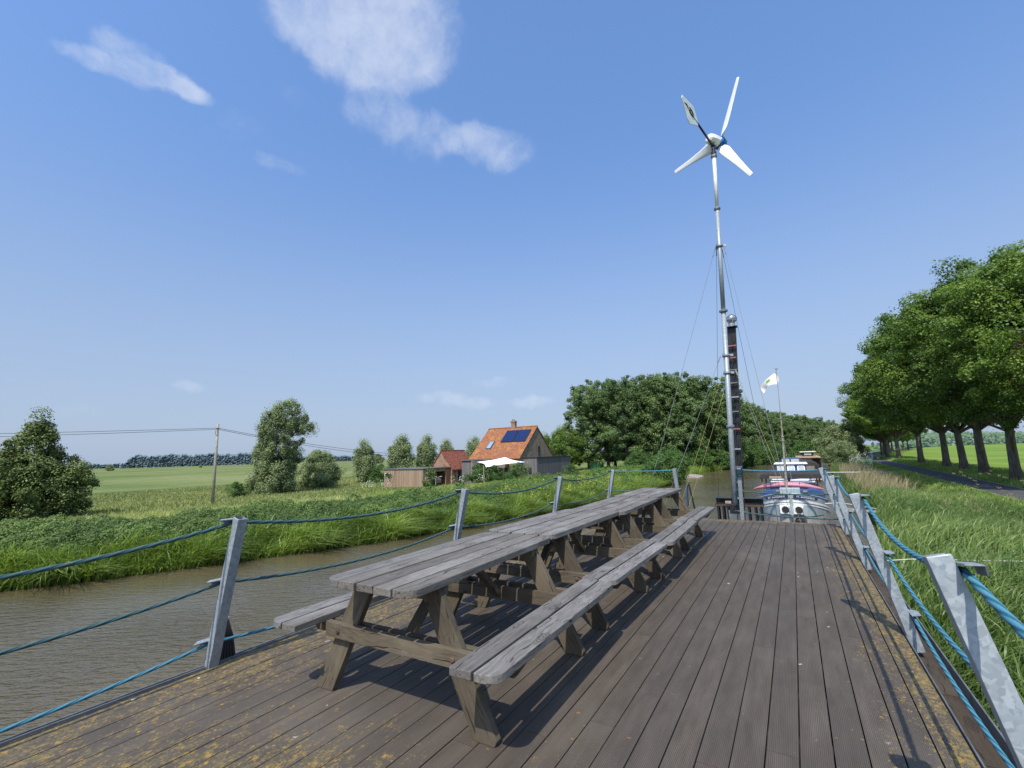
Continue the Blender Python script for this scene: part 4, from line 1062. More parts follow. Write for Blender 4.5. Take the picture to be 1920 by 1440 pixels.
# ------------------------------------------------------------------ trees
def tree_mesh(name, H, prof, trunk_h, r0, nclump, nleaf, lsize, leafmat_, lean=(0,0), flat=.7, clr=1.1, seed=1, limbs=26, base=.05, inner=.5, droop=0.0, stems=1, boughs=0, bspread=.2):
    """prof: [(t, radius)] crown outline over t=0..1 from crown base to top"""
    rg = np.random.default_rng(seed); random.seed(seed)
    T, R_ = zip(*prof)
    root = empty(name)
    cz0 = trunk_h; CH = H-trunk_h
    tt = []
    while len(tt) < nclump:
        u = rg.uniform(); 
        if rg.uniform() < (np.interp(u, T, R_)/max(R_))**1.4+.06: tt.append(u)
    cl = []
    if boughs:                                             # clumps gathered on boughs, with gaps between them
        Rm = max(R_); bc = []; tries = 0
        while len(bc) < boughs and tries < 4000:
            tries += 1; u = rg.uniform(.02, .97)
            if rg.uniform() > (np.interp(u, T, R_)/Rm)**1.2+.05: continue
            a = rg.uniform(0, 2*PI); rr = np.interp(u, T, R_)*(1+.16*math.sin(3*a+seed+u*4))*(.30+.62*rg.uniform()**.5)
            p = (rr*math.cos(a)+lean[0]*u, rr*math.sin(a)+lean[1]*u, cz0+CH*u)
            if all((p[0]-q[0])**2+(p[1]-q[1])**2+(p[2]-q[2])**2 > (Rm*.30)**2*(1 if tries < 1500 else .3) for q in bc): bc.append(p)
        for i in range(int(nclump*.5)):
            b_ = bc[i % len(bc)]; d_ = rg.normal(size=3); d_ /= np.linalg.norm(d_); q_ = Rm*bspread*rg.uniform(.5, 1.25)
            cl.append((b_[0]+d_[0]*q_, b_[1]+d_[1]*q_, b_[2]+d_[2]*q_*.62+.1, clr*rg.choice([.55,.75,1.0,1.25])*rg.uniform(.85, 1.15)))
        tt = tt[:nclump-len(cl)]
    for u in tt:
        a = rg.uniform(0, 2*PI); lob = 1+.20*math.sin(3*a+seed+u*4)+.13*math.sin(5*a-u*9+seed*2)
        rr = np.interp(u, T, R_)*lob*(inner+(1-inner)*rg.uniform()**.5)
        z = cz0+CH*u
        cl.append((rr*math.cos(a)+lean[0]*u, rr*math.sin(a)+lean[1]*u, z+rg.normal(0, .25), clr*rg.choice([.55,.75,1.0,1.3,1.75])*rg.uniform(.85, 1.15)))
    cl = np.array(cl)
    per = nleaf//nclump
    C = np.repeat(cl, per, 0); N = len(C)
    d = rg.normal(size=(N, 3)); d /= np.linalg.norm(d, axis=1)[:, None]
    rad = rg.uniform(.35, 1.0, N)**.55*C[:, 3]
    off = d*rad[:, None]; off[:, 2] *= flat
    off[:, 2] -= droop*rad**2*rg.uniform(0, 1, N)
    stray = rg.uniform(0, 1, N) < .22; off[stray] += rg.normal(0, clr*.26, (int(stray.sum()), 3))
    P_ = C[:, :3]+off; keep = P_[:, 2] > base; P_ = P_[keep]; d = d[keep]; rad = rad[keep]; C = C[keep]
    nm = d*1.0+np.array([0, 0, .55])+rg.normal(0, .45, d.shape)
    crnd = rg.uniform(0, 1, nclump).repeat(per)[keep]
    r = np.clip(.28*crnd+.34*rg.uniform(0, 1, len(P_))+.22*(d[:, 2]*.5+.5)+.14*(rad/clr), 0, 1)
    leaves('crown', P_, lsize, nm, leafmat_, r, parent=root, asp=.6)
    m = MB()
    top = (lean[0]*.75, lean[1]*.75)
    for s_ in range(stems):
        sx = 0 if stems == 1 else .5*math.cos(s_*2.1); sy = 0 if stems == 1 else .5*math.sin(s_*2.1)
        pts = []; rs = []; K = 9; hh = trunk_h+CH*.72
        for k in range(K+1):
            u = k/K; z = -.3+(hh+.3)*u
            wob = .22*u*H/15
            f = max(0, (z-trunk_h*.7)/(hh)); 
            pts.append((sx*.5*(1+2.5*u)+top[0]*f+wob*math.sin(u*5+seed+s_), sy*.5*(1+2.5*u)+top[1]*f+wob*math.cos(u*4+seed), z))
            rs.append((r0/math.sqrt(stems))*((1-u)**.85*.92+.06)*(1.45 if k == 0 else 1.0))
        m.tube(pts, rs, 10)
        idx = rg.choice(nclump, min(nclump, max(1, limbs//stems)), replace=False)
        for i in idx:
            c = Vector(cl[i, :3]); kz = max(trunk_h*.72, min(hh*.96, c.z-abs(rg.normal(0, .16))*CH-.28*math.hypot(c.x-top[0]*.5, c.y-top[1]*.5)))
            u = (kz+.3)/(hh+.3); q = u*K; k0 = min(K-1, int(q)); p0 = Vector(pts[k0]).lerp(Vector(pts[k0+1]), q-k0); rr = rs[k0]*.42
            mid = p0.lerp(c, .5)+Vector((0, 0, .10*(c-p0).length)); mid += Vector(tuple(rg.normal(0, .12*H/15, 3)))
            bz = [(p0*(1-v)**2+mid*2*v*(1-v)+c*v*v) for v in [k/5 for k in range(6)]]
            m.tube(bz, [max(.012, rr*(1-.82*k/5)) for k in range(6)], 6)
    m.build('trunk', MAT['bark'], root, smooth=True, world=False)
    return root
def place(proto, used, x, y, s=1.0, rz=0.0, sz=None, z=None, **kw):
    o = proto if proto.name not in used else copy_tree(proto)
    used.add(proto.name)
    o.location = (x, y, g1(x, y)-.05 if z is None else z); o.rotation_euler.z = rz; o.scale = (s, s, sz or s)
    tag(o, kw.get('label'), kw.get('cat', 'tree'), kw.get('group')); return o
used = set()
# avenue of tall ashes on the right
ashp = [(0,2.6),(.12,4.5),(.3,5.9),(.5,6.1),(.7,5.2),(.86,3.7),(1,1.3)]
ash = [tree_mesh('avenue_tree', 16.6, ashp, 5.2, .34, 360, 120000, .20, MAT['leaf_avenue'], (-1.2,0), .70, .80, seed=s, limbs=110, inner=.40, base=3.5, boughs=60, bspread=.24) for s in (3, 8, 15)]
av = [(14.6,40.5,.88,.4,0,'avenue tree nearest the camera, its crown cut by the right edge of the photo'),
      (13.9,48.8,1.02,2.1,1,'tall avenue tree with a stout leaning trunk at the right edge of the photo'),
      (14.4,57.4,1.10,3.9,2,'avenue tree with a thick dark forked trunk, second from the right edge'),
      (15.2,66.5,1.08,5.2,0,'avenue tree with a slim leaning trunk hung with low foliage'),
      (15.1,72.6,1.10,.9,1,'avenue tree with a pale straight trunk beside the dark thick one'),
      (15.3,86.1,1.15,2.8,2,'avenue tree with a short dark trunk at the middle of the row'),
      (16.8,111.9,1.12,4.4,0,'avenue tree with a pale leaning trunk near the road bend'),
      (16.9,125.3,1.02,1.3,1,'avenue tree with a pale trunk, beside the road bend')]
for (x, y, s, rz, k, lab) in av: place(ash[k], used, x, y, s, rz, label=lab, group='tall trees of the avenue along the road')
for i in range(13):
    y = 137+i*13; x = float(xd(y))+4.6+.6*math.sin(i*2.3)
    place(ash[i % 3], used, x, y, .98+.08*math.sin(i*1.7), i*1.9, label='far avenue tree merging into the dark row beyond the road bend', group='far trees of the avenue')
# poplar wood on the left bank
popp = [(0,2.4),(.08,3.8),(.3,4.7),(.55,4.9),(.8,3.9),(.93,2.6),(1,1.3)]
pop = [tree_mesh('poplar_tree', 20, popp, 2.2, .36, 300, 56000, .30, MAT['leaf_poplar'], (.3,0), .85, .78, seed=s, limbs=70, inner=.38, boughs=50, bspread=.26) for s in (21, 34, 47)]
pts = []
for i in range(9): pts.append((-39.5+i*2.75, 97.5+(i % 3)*4.5+.4*i, 1.0+.05*math.sin(i*2.1)))
for i in range(7): pts.append((-38+i*4.3, 111+(i*7 % 5), 1.02))
y = 100
while y < 330:
    x = float(xl(y)); st = 6.5 if y < 170 else 9
    pts.append((x-5.5-random.uniform(0,2), y+random.uniform(-1,1), random.uniform(.82,.98)))
    pts.append((x-12-random.uniform(0,3), y+2+random.uniform(-2,2), random.uniform(.9,1.05)))
    y += st
for i, (x, y, s) in enumerate(pts):
    if i == 0: lab = 'leftmost poplar of the wood, leaning out behind the green shed'
    elif i == 8: lab = 'tallest poplar at the near right of the wood, left of the turbine mast'
    else: lab = 'tall dark poplar standing in the wood along the far bank'
    place(pop[i % 3], used, x, y, s*(.93 if y > 140 else 1.0), i*2.399, label=lab, group='poplars of the canal side wood')
# single trees and bushes on the left
A = tree_mesh('field_tree', 7.9, [(0,2.3),(.12,3.2),(.35,3.4),(.55,2.5),(.72,1.3),(.88,.7),(1,.2)], .1, .22, 300, 80000, .17, MAT['leaf_olive'], (.5,0), .9, .52, seed=5, limbs=60, inner=.35, stems=3)
place(A, used, -52.6, 11.4, 1.0, .7, label='broad bushy tree with a pointed top at the left edge of the meadow')
A2 = tree_mesh('field_tree', 6.2, [(0,2.4),(.3,2.9),(.6,2.3),(.85,1.3),(1,.5)], .1, .16, 130, 34000, .17, MAT['leaf_olive'], (0,0), .9, .55, seed=6, limbs=20, stems=2)
place(A2, used, -56.5, 10.3, 1.0, 0, label='lower bushy tree cut by the left edge of the photo, behind the pointed one')
Bt = tree_mesh('willow_tree', 12.2, [(0,2.6),(.12,2.9),(.3,2.4),(.5,2.6),(.72,2.9),(.88,2.2),(1,.9)], .1, .26, 300, 90000, .17, MAT['leaf_willow'], (1.5,1.0), 1.1, .55, seed=9, limbs=80, droop=.6, stems=3, inner=.35)
place(Bt, used, -59.4, 35.6, 1.0, .3, label='tall silvery willow leaning right beside the utility pole')
C = tree_mesh('willow_bush', 5.6, [(0,2.0),(.2,2.8),(.5,2.7),(.8,1.8),(1,.6)], .05, .16, 190, 52000, .17, MAT['leaf_willow'], (0,0), .9, .52, seed=12, limbs=40, stems=3)
place(C, used, -63.5, 45.8, 1.0, 1.1, label='rounded silvery bush standing between the tall willow and the column shaped tree')
D = tree_mesh('pollard_willow', 7.5, [(0,.8),(.2,1.4),(.5,1.55),(.8,1.1),(1,.3)], .5, .24, 170, 46000, .17, MAT['leaf_willow'], (0,0), 1.0, .55, seed=14, limbs=26)
Dl = [(-66.1,57.0,1.0,.95,'column shaped pollard willow, leftmost of those behind the houses'),(-60.4,60.4,1.25,1.02,'broad pollard willow just left of the timber outbuilding roof'),
      (-60.2,66.8,1.05,1.04,'narrow pollard willow above the carport roof'),(-66.5,80.5,1.0,1.0,'small pollard willow peeping over the red brick outhouse'),(-71.8,98.3,1.25,1.14,'pollard willow behind the left slope of the orange roof')]
for x, y, s, sz, lab in Dl: place(D, used, x, y, s, x*3.7, sz=sz, label=lab, group='pollard willows behind the houses')
E2 = tree_mesh('shrub', 3.2, [(0,1.3),(.4,1.7),(.8,1.1),(1,.4)], .1, .08, 26, 7000, .18, MAT['leaf_dark'], (0,0), .85, .55, seed=18, limbs=8)
sh = [(-63.0,57.6,1.0,'dark shrub between two pollard willows left of the timber outbuilding'),(-58.3,30.8,.6,'low dark scrub at the foot of the tall willow'),(-68.4,43.0,.8,'narrow dark shrub just left of the rounded silvery bush'),
      (-33.5,50.5,.75,'garden shrub under the white sun sail'),(-36.0,50.0,.85,'pointed garden shrub in front of the sun sail'),(-30.8,51.5,.8,'garden shrub before the grey boarded annexe'),(-41.2,46.5,.55,'small shrub beside the carport opening'),
      (-28.0,62,.6,'clipped shrub at the right end of the grey annexe')]
for x, y, s, lab in sh: place(E2, used, x, y, s, x, label=lab, cat='shrub', group='shrubs round the houses')
I = tree_mesh('garden_tree', 10.6, [(0,3.0),(.2,4.3),(.5,4.4),(.75,3.2),(1,1.1)], 1.0, .28, 240, 50000, .24, MAT['leaf_avenue'], (0,0), .8, .75, seed=23, limbs=30)
place(I, used, -43.0, 93.0, .93, 0, label='bright green garden tree right of the orange roofed house'); place(I, used, -51.5, 97, .85, 2, label='paler garden tree partly hidden behind the brick gable')
J = tree_mesh('bank_bush', 4.4, [(0,2.2),(.3,3.2),(.6,2.7),(.85,1.6),(1,.6)], .02, .12, 150, 36000, .19, MAT['leaf_dark'], (.6,0), .85, .55, seed=25, limbs=18, stems=2)
jb = [(-15.4,64.5,.95,'dark bush hanging over the water left of the turbine mast'),(-20.5,95,.9,'bush at the foot of the wood on the far bank'),(-17,101,1.0,'bush over the water below the poplars'),(-14.5,109,1.05,'rounded bush on the far bank just left of the mast foot'),
      (-11.5,122,1.2,'bush on the far bank beside the dark column'),(-8.6,138,1.3,'bush on the far bank beyond the column'),(-4,158,1.4,'far bush where the canal bends'),(-27,93.5,.8,'bush at the near edge of the wood'),(3,178,1.6,'farthest bush at the end of the visible water')]
for x, y, s, lab in jb: place(J, used, x, y, s, x*2, label=lab, cat='bush', group='bushes along the far bank')
K = tree_mesh('grey_willow', 8.6, [(0,3.2),(.25,4.5),(.55,4.4),(.8,3.0),(1,1.2)], .2, .24, 230, 48000, .23, MAT['leaf_willow'], (0,0), .9, .75, seed=28, limbs=26, stems=3)
place(K, used, 9.4, 128, 1.0, 0, label='grey green willow at the bend between canal and road'); place(K, used, 7.6, 106, .55, 2, label='low willow bush above the farthest boats')
place(K, used, 13.2, 168, 1.0, 4, label='willow behind the road bend')
# distant woods on the horizon (one mass each, haze carried by the leaf colour)
def farwood(name, x0, y0, x1, y1, hh, n, label, mat='leaf_far', size=9):
    u = RNG.uniform(0, 1, n); a = np.array([x0, y0]); b = np.array([x1, y1]); d = (b-a)/np.linalg.norm(b-a); nn = np.array([-d[1], d[0]])
    top = hh*(.84+.06*np.sin(u*23)+.05*np.sin(u*61+1)+.05*np.sin(u*140))*np.clip(np.minimum(u, 1-u)*14, .35, 1)
    xy = a+(b-a)*u[:, None]+nn*RNG.uniform(-12, 12, n)[:, None]
    P_ = np.stack([xy[:, 0], xy[:, 1], -2.7+top*RNG.uniform(0, 1, n)**.75], 1)
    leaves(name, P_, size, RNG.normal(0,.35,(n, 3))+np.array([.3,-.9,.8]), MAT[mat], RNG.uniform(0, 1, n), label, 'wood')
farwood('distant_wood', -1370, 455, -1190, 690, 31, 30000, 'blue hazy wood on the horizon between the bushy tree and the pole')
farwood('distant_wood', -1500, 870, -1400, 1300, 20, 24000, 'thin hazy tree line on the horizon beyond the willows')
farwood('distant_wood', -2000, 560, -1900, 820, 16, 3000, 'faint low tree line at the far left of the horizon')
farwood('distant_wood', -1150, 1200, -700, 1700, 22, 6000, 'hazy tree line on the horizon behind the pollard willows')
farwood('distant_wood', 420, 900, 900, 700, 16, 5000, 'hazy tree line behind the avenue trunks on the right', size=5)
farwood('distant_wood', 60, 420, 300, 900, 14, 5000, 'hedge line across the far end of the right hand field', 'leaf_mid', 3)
for x, y, s, lab in ((-600,189,.9,'lone round tree in the open meadow at the horizon'),(-620,283,.45,'tiny lone bush in the open meadow'),(-330,300,1.3,'small hazy tree beyond the pollard willows')):
    place(C, used, x, y, s*1.2, x, label=lab, cat='tree')

# ------------------------------------------------------------------ buildings
def brick(name, a, b, mortar, scale=1.0):
    t = NT(name); P = t.coord()
    s = t.sep(P); u = t.math('ADD', s[0], s[1]); q = t.comb(u, s[2], 0.0)
    br = t.n('ShaderNodeTexBrick'); t.put(br.inputs['Vector'], q); br.inputs['Scale'].default_value = 1.0
    br.inputs['Brick Width'].default_value = .23*scale; br.inputs['Row Height'].default_value = .08*scale; br.inputs['Mortar Size'].default_value = .008
    br.inputs['Color1'].default_value = (*a, 1); br.inputs['Color2'].default_value = (*b, 1); br.inputs['Mortar'].default_value = (*mortar, 1)
    c = t.mix(t.step(t.noise(P, 1.6, 6, .7), .45, .7), br.outputs[0], tuple(x*.6 for x in a))
    c = t.mix(t.math('MULTIPLY', t.step(t.noise(P, 5, 4), .5, .7), .4), c, tuple(min(.6, x*1.5) for x in b))
    t.bump(t.noise(P, 8, 5), .5, .03); return t.fin(c, .9, 0, .2)
def tiles(name, stops, lich, amt):
    t = NT(name); P = t.coord(); s = t.sep(P)
    w = t.math('SINE', t.math('MULTIPLY', s[0], 2*PI/.24)); w2 = t.math('FRACT', t.math('MULTIPLY', s[2], 1/.20))
    if name.startswith('dark'): w = t.math('SINE', t.math('MULTIPLY', s[1], 2*PI/.24))
    n = t.noise(P, 3.5, 4, .7); cell = t.noise(t.vmath('MULTIPLY', P, (4.2,4.2,5)), 1.0, 1)
    c = t.ramp(t.math('ADD', t.math('MULTIPLY', n, .5), t.math('MULTIPLY', cell, .5)), stops)
    c = t.mix(t.math('MULTIPLY', t.step(w, -.4, -1), .5), c, tuple(x*.35 for x in stops[0][1]))
    c = t.mix(t.math('MULTIPLY', t.step(w2, .2, .0), .5), c, tuple(x*.35 for x in stops[0][1]))
    c = t.mix(t.math('MULTIPLY', t.step(t.noise(P, 1.1, 5, .65), .5, .66), amt), c, lich)
    low = t.math('MULTIPLY', t.step(s[2], 5.6, 2.6), t.step(t.noise(P, .5, 4, .6), .40, .58))
    c = t.mix(t.math('MULTIPLY', low, .6), c, (.19,.075,.05))
    t.bump(t.math('ADD', w, w2), .6, .04); return t.fin(c, .8, 0, .3)
BR1 = brick('yellow grey old brick', (.22,.17,.10), (.31,.25,.17), (.30,.27,.22)); BR2 = brick('red brown brick', (.24,.12,.075), (.33,.20,.14), (.28,.24,.2))
TI1 = tiles('orange pantiles', [(.34,(.17,.065,.035)),(.5,(.32,.125,.060)),(.66,(.44,.19,.08))], (.44,.24,.05), .5)
TI2 = tiles('dark red mottled pantiles', [(.36,(.11,.04,.03)),(.5,(.30,.085,.05)),(.64,(.42,.15,.09))], (.16,.11,.09), .5)
def boards(name, a, b, w=.18):
    t = NT(name); P = t.coord(); s = t.sep(P); u = t.math('ADD', s[0], s[1])
    r = t.n('ShaderNodeTexWhiteNoise', noise_dimensions='1D'); t.put(r.inputs['W'], t.math('FLOOR', t.math('MULTIPLY', u, 1/w)))
    f = t.math('FRACT', t.math('MULTIPLY', u, 1/w))
    c = t.mix(r.outputs[0], a, b); c = t.mix(t.math('MULTIPLY', t.step(t.noise(t.vmath('MULTIPLY', P, (6,6,.6)), 2, 5, .7), .4, .7), .4), c, tuple(x*.6 for x in a))
    c = t.mix(t.math('MULTIPLY', t.step(f, .10, .0), .8), c, (.02,.02,.02)); t.bump(f, .2, .02); return t.fin(c, .85, 0, .2)
BO1 = boards('pinkish brown cladding', (.26,.18,.125), (.38,.275,.20)); BO2 = boards('silver grey cladding', (.12,.115,.115), (.20,.19,.19), .14)
INSHADE = simple('painted interior shade', (.012,.012,.013), .9, 0, .2, 3); WINGLASS = simple('dark window glass', (.03,.04,.05), .08, 0, .3, .8, .02)  # the near-black stands for shade inside the buildings
GZ = -2.5
hs = tag(empty('farmhouse', (-37, 60.7, GZ)), 'brick farmhouse with a lichen orange tiled roof, chimney and dark roof panels', 'house')
xa, xb, yf, yb, yr, ze, zr = -41.4, -32.6, 55.5, 65.9, 60.7, 1.35, 5.72
m = MB(); m.prism([(yf,GZ-.3),(yb,GZ-.3),(yb,ze),(yr,zr-.12),(yf,ze)], 0, xa+.12, xb-.06); wl = m.build('wall', BR1, hs)
m = MB()
for s, ye in ((-1, yf-.35), (1, yb+.35)):
    zz = ze-.28
    a = Vector((0, yr, zr)); b = Vector((0, ye, zz)); th = Vector((0, 0, .14))
    m.prism([(a.y,a.z-.14+.0),(b.y,b.z-.14),(b.y,b.z),(a.y,a.z)] if s > 0 else [(a.y,a.z),(b.y,b.z),(b.y,b.z-.14),(a.y,a.z-.14)], 0, xa, xb+.05)
rf = m.build('roof', TI1, hs)
m = MB(); m.tube([(xa-.02, yr, zr+.02), (xb+.07, yr, zr+.02)], .10, 10); m.build('ridge_tiles', TI1, rf)
m = MB(); m.box((-37.05,60.45,5.2), (-36.35,61.0,6.75)); m.box((-37.12,60.38,6.5), (-36.28,61.07,6.66)); m.tube([(-36.85,60.7,6.7),(-36.85,60.7,7.05)], .1, 10); m.tube([(-36.55,60.7,6.7),(-36.55,60.7,6.98)], .09, 10); m.build('chimney', BR2, rf)
def slope(y): return zr+(ze-.28-zr)*(yr-y)/(yr-(yf-.35))
def panel(x0, x1, t0_, t1_, mat, name, parent, lift=.10, frame=None):
    L = yr-(yf-.35); y0, y1 = yr-L*t0_, yr-L*t1_; nrm = Vector((0, -(zr-(ze-.28)), -L)).normalized()*-1
    nrm = Vector((0, -(zr-ze+.28), L)).normalized()
    c = Vector(((x0+x1)/2, (y0+y1)/2, (slope(y0)+slope(y1))/2))+nrm*lift
    ay = Vector((0, y1-y0, slope(y1)-slope(y0)))/2
    m = MB(); m.obox(c, Vector(((x1-x0)/2,0,0)), ay, nrm*.03); f = m.build(name, frame or mat, parent, bevel=.01)
    if frame:
        m = MB(); m.obox(c+nrm*.034, Vector(((x1-x0)/2-.07,0,0)), ay*(1-.07/ay.length), nrm*.004); m.build('pane', mat, f)
    return f
t = NT('blue collector glass'); P = t.coord(); g = t.math('FRACT', t.math('MULTIPLY', t.sep(P)[0], 7.0))
c = t.mix(t.step(g, .12, .0), (.008,.018,.075), (.03,.05,.12)); SOL = t.fin(c, .12, 0, .6)
panel(-37.45,-35.35,.12,.50, SOL, 'solar_panel', rf, frame=MAT['black_paint']); panel(-35.28,-33.15,.12,.50, SOL, 'solar_panel', rf, frame=MAT['black_paint'])
panel(-39.4,-38.55,.46,.70, simple('roof glass with painted sky sheen', (.22,.33,.48), .1, 0, .2, 1, .02), 'skylight', rf, frame=MAT['black_paint'])  # blue sheen of the sky put into the pane's base colour
def window(parent, face, c, w, h, framem, off=.04, bars=1):
    """face 'y-' or 'x+' ; c = centre on the wall plane"""
    x, y, z = c; m = MB()
    if face == 'y-': m.box((x-w/2, y-off, z-h/2), (x+w/2, y+.05, z+h/2))
    else: m.box((x-.05, y-w/2, z-h/2), (x+off, y+w/2, z+h/2))
    f = m.build('window', framem, parent)
    for k in range(bars+1):
        m = MB(); ww = (w-.08)/(bars+1); a = -w/2+.04+k*ww+.02; b = a+ww-.04
        if face == 'y-': m.box((x+a, y-off-.006, z-h/2+.06), (x+b, y-off-.001, z+h/2-.06))
        else: m.box((x+off+.001, y+a, z-h/2+.06), (x+off+.006, y+b, z+h/2-.06))
        m.build('pane', WINGLASS, f)
    return f
window(wl, 'x+', (xb-.06,61.1,2.05), .75, 1.35, MAT['oiled_wood'])
window(wl, 'y-', (-35.4,yf,-.9), 1.6, 1.5, MAT['pale_wood']); window(wl, 'y-', (-33.6,yf,-1.2), .9, 1.1, MAT['white_weather'])
m = MB(); m.box((-41.3,53.4,GZ), (-38.4,53.55,.9)); m.box((-41.3,53.2,.9), (-36.4,55.5,1.02)); m.box((-38.3,53.4,GZ),(-38.1,53.6,.9)); m.build('porch', BO2, hs)
m = MB(); m.box((-37.9,55.38,GZ),(-36.6,55.46,-.3)); m.build('door', INSHADE, hs)  # near-black sheet on the wall, painted as the shade of an opening
an = MB(); an.box((-32.8,56.3,GZ-.2), (-30.5,67.6,1.05)); ann = an.build('annexe', BO2, hs)
m = MB(); m.box((-32.85,56.2,1.05), (-30.4,67.7,1.14)); m.build('roof', MAT['dark_roof'], ann)
window(ann, 'y-', (-31.9,56.3,-.75), 1.1, .9, MAT['black_paint'])
# sun sail
sl = tag(empty('sun_sail', (-34, 52, .5)), 'white triangular sun sail stretched in front of the farmhouse', 'sun sail')
cs = [Vector((-36.3,50.2,.75)), Vector((-35.0,55.3,1.25)), Vector((-30.3,52.8,.55)), Vector((-34.2,49.3,.05))]
m = MB(); n = 12; V = []
for i in range(n+1):
    for j in range(n+1):
        u, v = i/n, j/n; p = cs[0].lerp(cs[1], v).lerp(cs[3].lerp(cs[2], v), u)
        q = 1-.16*math.sin(PI*u)*0; cc = sum(cs, Vector())/4
        e = math.sin(PI*u)*(abs(v-.5)*2)**3+math.sin(PI*v)*(abs(u-.5)*2)**3
        p = p.lerp(cc, .16*e); p.z -= .28*math.sin(PI*u)*math.sin(PI*v); V.append(p)
m.add(V, [(i*(n+1)+j, (i+1)*(n+1)+j, (i+1)*(n+1)+j+1, i*(n+1)+j+1) for i in range(n) for j in range(n)])
m.build('cloth', MAT['cloth_white'], sl, smooth=True)
for k, c_ in ((0,(-36.9,49.9)), (2,(-29.9,52.7)), (3,(-34.2,48.8))):
    m = MB(); m.tube([(c_[0],c_[1],GZ), (c_[0],c_[1],cs[k].z+.15)], .05, 8); m.build('pole', MAT['pale_wood'], sl)
    m = MB(); m.tube([(c_[0],c_[1],cs[k].z+.1), cs[k]], .015, 5); m.build('cord', MAT['wire'], sl)
# red brick outhouse, ridge pointing away
oh = tag(empty('brick_outhouse', (-44.2, 55, GZ)), 'small brick outhouse with a mottled dark red tiled roof left of the farmhouse', 'outhouse')
m = MB(); m.prism([(-46.15,GZ-.2),(-42.25,GZ-.2),(-42.25,-.15),(-44.2,2.3),(-46.15,-.15)], 1, 52.3, 57.7); w2 = m.build('wall', BR2, oh)
m = MB(); m.prism([(-44.2,2.45),(-42.0,-.30),(-42.0,-.42),(-44.2,2.31)], 1, 52.18, 57.8); m.prism([(-44.2,2.31),(-46.4,-.42),(-46.4,-.30),(-44.2,2.45)], 1, 52.18, 57.8)
r2 = m.build('roof', TI2, oh)
m = MB(); m.tube([(-44.2,52.15,2.46), (-44.2,57.85,2.46)], .09, 8); m.build('ridge_tiles', TI2, r2)
window(w2, 'x+', (-42.25,53.9,-1.15), .9, 1.5, MAT['white_weather']); window(w2, 'x+', (-42.25,56.4,-1.15), .9, 1.5, MAT['white_weather'])
# timber carport
ob = tag(empty('timber_outbuilding', (-46, 49, GZ)), 'flat roofed timber outbuilding with a strip window and an open carport', 'outbuilding')
m = MB(); m.box((-49.8,46.5,GZ-.2), (-42.5,46.62,0)); m.box((-49.8,46.62,GZ-.2), (-49.68,52.1,0)); m.box((-49.8,51.98,GZ-.2),(-42.5,52.1,0))
m.box((-42.62,46.62,GZ-.2), (-42.5,47.7,0)); m.box((-42.62,51.2,GZ-.2), (-42.5,51.98,0)); m.box((-42.62,47.7,-.45), (-42.5,51.2,0))
wo = m.build('wall', BO1, ob)
m = MB(); m.box((-45.5,46.65,GZ-.1), (-45.4,51.95,-.05)); m.build('inner_wall', INSHADE, ob)  # coloured near black to paint the shade behind the carport opening
m = MB(); m.box((-49.95,46.38,0), (-42.38,52.2,.10)); m.build('roof', MAT['grey_steel'], ob)
window(wo, 'y-', (-49.0,46.5,-.80), 1.3, .62, MAT['white_weather'], bars=0)
m = MB(); m.box((-42.5,51.2,GZ),(-42.42,51.9,-.1)); m.build('trim', MAT['oiled_wood'], ob)
# young tree in front of the carport, garden cart
yt = tree_mesh('young_tree', 2.6, [(0,.35),(.4,.6),(.8,.45),(1,.2)], 1.1, .035, 14, 500, .16, MAT['leaf_olive'], (0,0), .8, .28, seed=31, limbs=10)
place(yt, used, -40.6, 46.0, 1, 0, label='thin young tree in front of the carport opening'); place(yt, used, -45.9, 43.6, .85, 2, label='thin sapling against the timber wall')
gc = tag(empty('garden_cart', (-41.0, 46.6, GZ)), 'small white framed trailer with a rusty pink load before the carport', 'trailer')
m = MB(); m.box((-41.9,46.4,-1.85), (-40.2,47.6,-1.30)); m.build('load', simple('rusty pink load', (.34,.17,.15), .8, 0, .45, 5), gc, bevel=.08)
m = MB()
for x_ in (-41.95,-41.05,-40.15): m.tube([(x_,46.35,GZ+.3),(x_,46.35,-1.15),(x_,47.6,-1.0)], .035, 6)
m.tube([(-41.95,46.35,-1.15),(-40.15,46.35,-1.15)], .035, 6); m.build('frame', MAT['white_weather'], gc)
for x_ in (-41.6,-40.4):
    m = MB(); m.lathe((x_,46.3,GZ+.32), [(.1,-.05),(.3,-.05),(.3,.05),(.1,.05)], 18, 1); m.build('wheel', MAT['rubber'], gc)
# green garden shed
gs_ = tag(empty('garden_shed', (-37.5, 98, GZ)), 'small mint green garden shed with a pitched roof before the wood', 'shed')
GX, GY = -37.9, 97
GREEN = simple('mint green paint', (.10,.42,.22), .6, 0, .12, 2)
m = MB(); m.prism([(GX-1.1,GZ-.2),(GX+1.1,GZ-.2),(GX+1.1,-.95),(GX,-.35),(GX-1.1,-.95)], 1, GY, GY+2.6); gw = m.build('wall', GREEN, gs_)
m = MB(); m.prism([(GX,-.25),(GX+1.3,-1.0),(GX+1.3,-1.08),(GX,-.34)], 1, GY-.15, GY+2.8); m.prism([(GX,-.34),(GX-1.3,-1.08),(GX-1.3,-1.0),(GX,-.25)], 1, GY-.15, GY+2.8); m.build('roof', MAT['white_weather'], gs_)
m = MB(); m.box((GX-.35,GY-.03,GZ), (GX+.35,GY,-1.05)); m.build('door', simple('pale green door', (.18,.5,.32), .6), gs_)
